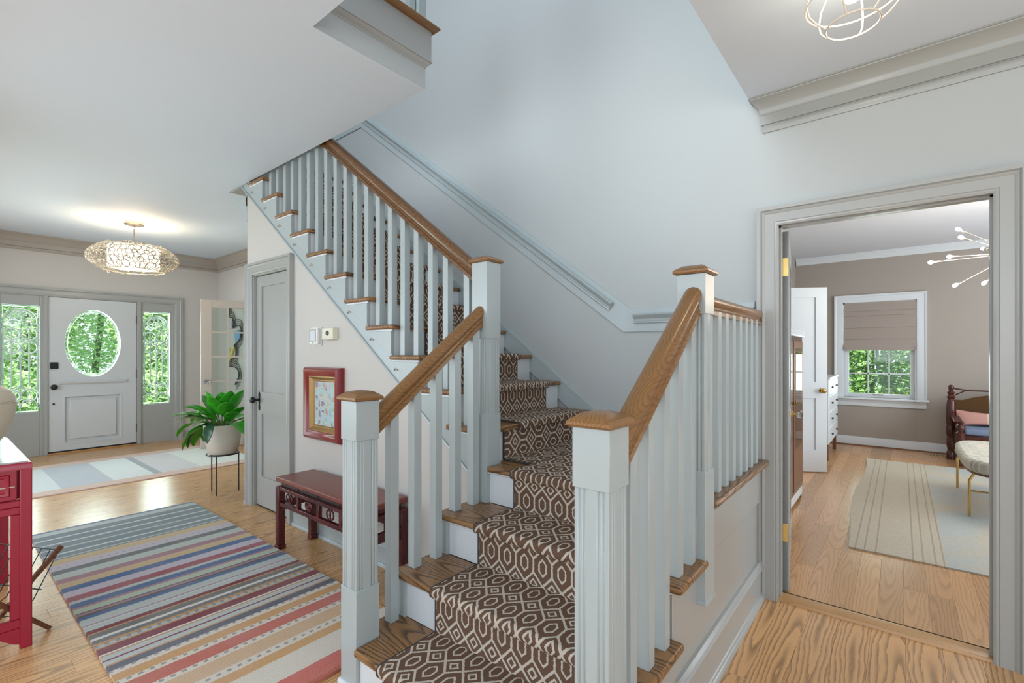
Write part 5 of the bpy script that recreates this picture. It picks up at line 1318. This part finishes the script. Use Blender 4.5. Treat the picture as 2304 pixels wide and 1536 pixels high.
def pillow(name, label, c, w, h, d, tilt, mat, mat2=None):
    p_ = thing(name, c, label, 'pillow'); n = 14
    for part, s0, s1, mt in ((('pillow_body', .0, 1.0, mat),) if mat2 is None else (('pink_half', 0, .42, mat2), ('cream_half', .42, 1.0, mat))):
        mb = MB()
        for side in (-1, 1):
            for i in range(n + 1):
                for j in range(n + 1):
                    u = lerp(s0, s1, i / n); v = j / n
                    e = (1 - abs(2 * u - 1) ** 3) * (1 - abs(2 * v - 1) ** 3)
                    pin = .06 * (abs(2 * v - 1) ** 2) * (1 - (2 * u - 1) ** 2)
                    x = (u - .5) * w; z = (v - .5) * (h - pin) + h / 2; y = side * d / 2 * max(e, .02) ** .6
                    mb.v.append((c[0] + x, c[1] + y * math.cos(tilt) + z * math.sin(tilt), c[2] + z * math.cos(tilt)))
        m = n + 1; o_ = m * m
        for i in range(n):
            for j in range(n):
                a = i * m + j; mb.f.append((a, a + 1, a + m + 1, a + m)); mb.f.append((o_ + a, o_ + a + m, o_ + a + m + 1, o_ + a + 1))
        for k in range(n):
            mb.f.append((k * m, (k + 1) * m, o_ + (k + 1) * m, o_ + k * m)); mb.f.append((k * m + n, o_ + k * m + n, o_ + (k + 1) * m + n, (k + 1) * m + n)); mb.f.append((k, o_ + k, o_ + k + 1, k + 1)); mb.f.append((n * m + k, n * m + k + 1, o_ + n * m + k + 1, o_ + n * m + k))
        mb.build(part, mt, p_, smooth=60)
pillow('lumbar_pillow', 'pink and cream lumbar pillow leaning on the settee back', (.83, 7.80, .452), .62, .20, .11, .42, M['pillow_cream'], M['pillow_pink'])

ot = thing('upholstered_ottoman', (.75, 5.78, 0), 'long woven upholstered ottoman on slim brass legs in the den', 'ottoman')
MB().poly([(.75 + .36 * math.copysign(abs(math.cos(a)) ** .5, math.cos(a)), 5.78 + .66 * math.copysign(abs(math.sin(a)) ** .4, math.sin(a))) for a in [2 * PI * i / 48 for i in range(48)]], lambda u, v, d: (u, v, d), .375, .475).build('padded_seat', M['ottoman'], ot, bevel=.035, seg=4)
MB().poly([(.75 + .335 * math.copysign(abs(math.cos(a)) ** .5, math.cos(a)), 5.78 + .635 * math.copysign(abs(math.sin(a)) ** .4, math.sin(a))) for a in [2 * PI * i / 48 for i in range(48)]], lambda u, v, d: (u, v, d), .358, .376).build('seat_base', M['walnut'], ot)
for x in (.425, 1.075):
    for y in (5.29, 6.33): MB().tube([(x, y, 0.01), (x, y, .30), (x + (.03 if x < .8 else -.03), y, .362)], .0095, 10).build('leg', M['brass'], ot, smooth=60)
for y in (5.29, 6.33): MB().tube([(.425, y, .215), (1.075, y, .215)], .007, 8).build('stretcher', M['brass'], ot, smooth=60)

tc_ = thing('tall_cabinet', (-.98, 4.55, 0), 'dark wooden glazed cabinet with a white cornice behind the doorway leaf', 'cabinet')
MB().box((-1.22, 4.1, .10), (-.705, 5.1, 1.46)).build('cabinet_body', M['brown_wood'], tc_, bevel=.006)
MB().box((-1.24, 4.08, 1.46), (-.685, 5.12, 1.52)).build('cornice', M['white'], tc_, bevel=.012)
MB().box((-1.22, 4.1, 0.03), (-.705, 5.1, .10)).build('plinth', M['white'], tc_, bevel=.004)
for y in (4.12, 4.62): MB().box((-.709, y, .14), (-.698, y + .46, 1.42)).build('door', M['walnut'], tc_, bevel=.003); MB().box((-.700, y + .06, .5), (-.695, y + .40, 1.36)).build('glass_panel', M['glass'], tc_)
for y in (4.56, 4.64): MB().lathe([(0, 0), (.012, .003), (.014, .015), (0, .02)], (-.698, y, .9), 12, 'X').build('knob', M['brass'], tc_, smooth=50)
for x in (-1.2, -.745):
    for y in (4.12, 5.05): box('foot', (x, y, 0), (x + .035, y + .035, .03), M['brown_wood'], tc_)

dr = thing('white_dresser', (-.95, 7.4, 0), 'white dresser partly hidden behind the open closet door', 'dresser')
MB().box((-1.23, 6.95, .20), (-.685, 7.95, .995)).build('carcass', M['white'], dr, bevel=.004)
MB().box((-1.24, 6.93, .995), (-.665, 7.97, 1.02)).build('dresser_top', M['white'], dr, bevel=.004)
for k in range(4):
    z = .215 + k * .195
    d_ = MB().box((-.690, 6.97, z), (-.676, 7.93, z + .18)).build('drawer', M['white'], dr, bevel=.003)
    for y in (7.2, 7.7): MB().lathe([(0, 0), (.010, .004), (.016, .018), (0, .024)], (-.676, y, z + .09), 12, 'X').build('knob', M['iron'], d_, smooth=50)
for x in (-1.21, -.73):
    for y in (6.97, 7.88): MB().box((x, y, 0), (x + .04, y + .05, .20)).build('leg', M['walnut'], dr, bevel=.003)

rb = thing('roman_blind', (-.24, YD, 2.04), 'taupe linen roman blind drawn over the upper half of the den window', 'blind')
folds = [(2.035, 1.91), (1.912, 1.842), (1.845, 1.672), (1.676, 1.512), (1.516, 1.432)]
for i, (a, b) in enumerate(folds):
    MB().poly([(0, a), (.006, a), (.012 + .004 * (i % 2), b + .015), (.016, b + .004), (.012, b), (.004, b)], lambda u, v, d: (d, YD - .012 - u + .01, v), -.634, .158).build('fold', M['blind'], rb, smooth=40)
for k in range(3): MB().poly([(0, 1.44 - k * .025), (.016 + k * .008, 1.438 - k * .025), (.030 + k * .006, 1.40 - k * .022), (.024 + k * .004, 1.372 - k * .006), (0, 1.37)], lambda u, v, d: (d, YD - .006 - u, v), -.636 + k * .002, .160 - k * .004).build('stacked_fold', M['blind'], rb, smooth=40)
MB().tube([(.150, YD - .045, 1.42), (.152, YD - .085, .70), (.155, YD - .085, .17)], .0022, 6).lathe([(0, 0), (.010, .004), (.008, .03), (0, .036)], (.155, YD - .085, .14), 12).build('pull_cord', M['blind'], rb, smooth=60)

# ================================================================== OUTSIDE
gr_ = struct(MB().box((-40, -20, -.45), (XF - .13, 25, -.35)).box((XF - .13, YD + .14, -.45), (25, 30, -.35)).build('ground', M['grass']), 'lawn outside the house')
def crown_mesh(name, mat, parent, c, rad, n, size, rnd):
    mb = MB()
    for _ in range(n):
        while True:
            p = Vector((rnd.uniform(-1, 1), rnd.uniform(-1, 1), rnd.uniform(-1, 1)))
            if .25 < p.length < 1: break
        p = p * (.55 + .45 * rnd.random()) if rnd.random() < .25 else p.normalized() * rnd.uniform(.72, 1.02)
        q = Vector((c[0] + p.x * rad[0], c[1] + p.y * rad[1], c[2] + p.z * rad[2]))
        a = Vector((rnd.gauss(0, 1), rnd.gauss(0, 1), rnd.gauss(0, .6))).normalized(); b = a.cross(Vector((rnd.gauss(0, 1), rnd.gauss(0, 1), rnd.gauss(0, 1)))).normalized()
        s = size * rnd.uniform(.6, 1.4); k = len(mb.v)
        mb.v += [tuple(q - a * s), tuple(q + b * s * .45), tuple(q + a * s), tuple(q - b * s * .45)]; mb.f.append((k, k + 1, k + 2, k + 3))
    o = mb.build(name, mat, parent, recalc=False); o['kind'] = 'stuff'; return o
rt = random.Random(21)
def tree(x, y, h, rad, mat, label, group, name='broadleaf_tree', n=2600, size=.16, z0=-.36):
    t_ = thing(name, (x, y, z0), label, 'tree' if 'tree' in name else 'shrub', group)
    pts = [(x + rt.uniform(-.08, .08) * i, y + rt.uniform(-.08, .08) * i, z0 + h * .62 * i / 4) for i in range(5)]
    MB().tube(pts, .1, 8, rr=[.07 * h / 6, .06 * h / 6, .05 * h / 6, .04 * h / 6, .03 * h / 6]).build('trunk', M['bark'], t_, smooth=60)
    crown_mesh('foliage', M[mat], t_, (x, y, z0 + h - rad[2]), rad, n, size, rt)
for x, y, h, r, m_, lb in (
        (-14.0, 1.26, 7.0, (1.15, 1.05, 3.2), 'foliage', 'leafy green tree seen through the left sidelight'),
        (-17.5, 3.00, 8.0, (1.5, 1.6, 3.7), 'foliage_lt', 'pale green tree seen through the oval door glass'),
        (-13.7, 3.50, 7.0, (1.1, 1.0, 3.2), 'foliage', 'leafy green tree seen through the right sidelight'),
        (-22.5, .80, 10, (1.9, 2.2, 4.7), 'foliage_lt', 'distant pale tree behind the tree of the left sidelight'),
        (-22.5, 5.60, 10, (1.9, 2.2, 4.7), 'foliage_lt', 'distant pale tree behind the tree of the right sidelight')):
    tree(x, y, h, r, m_, lb, None, n=16000, size=.06)
for x, y, lb in ((-11.2, 1.02, 'low green shrub at the foot of the left sidelight'), (-11.4, 2.00, 'low green shrub beyond the lower rim of the oval door glass'), (-11.2, 2.92, 'low green shrub at the foot of the right sidelight')):
    tree(x, y, 1.35, (.44, .44, .75), 'foliage_lt' if y > 1.5 and y < 2.5 else 'foliage', lb, None, 'shrub', 2200, .06)
for x, y, h, r, lb in ((-.86, 10.9, 3.0, (.52, .6, 1.65), 'sunlit shrub filling the left half of the den window view'), (.28, 10.9, 3.0, (.58, .6, 1.65), 'sunlit shrub filling the right half of the den window view'), (-.3, 13.4, 4.4, (2.2, 1.4, 2.3), 'broad taller shrub closing the view behind the two at the den window')):
    tree(x, y, h, r, 'foliage_hedge', lb, None, 'shrub', 7000, .045 if y < 12 else .08)
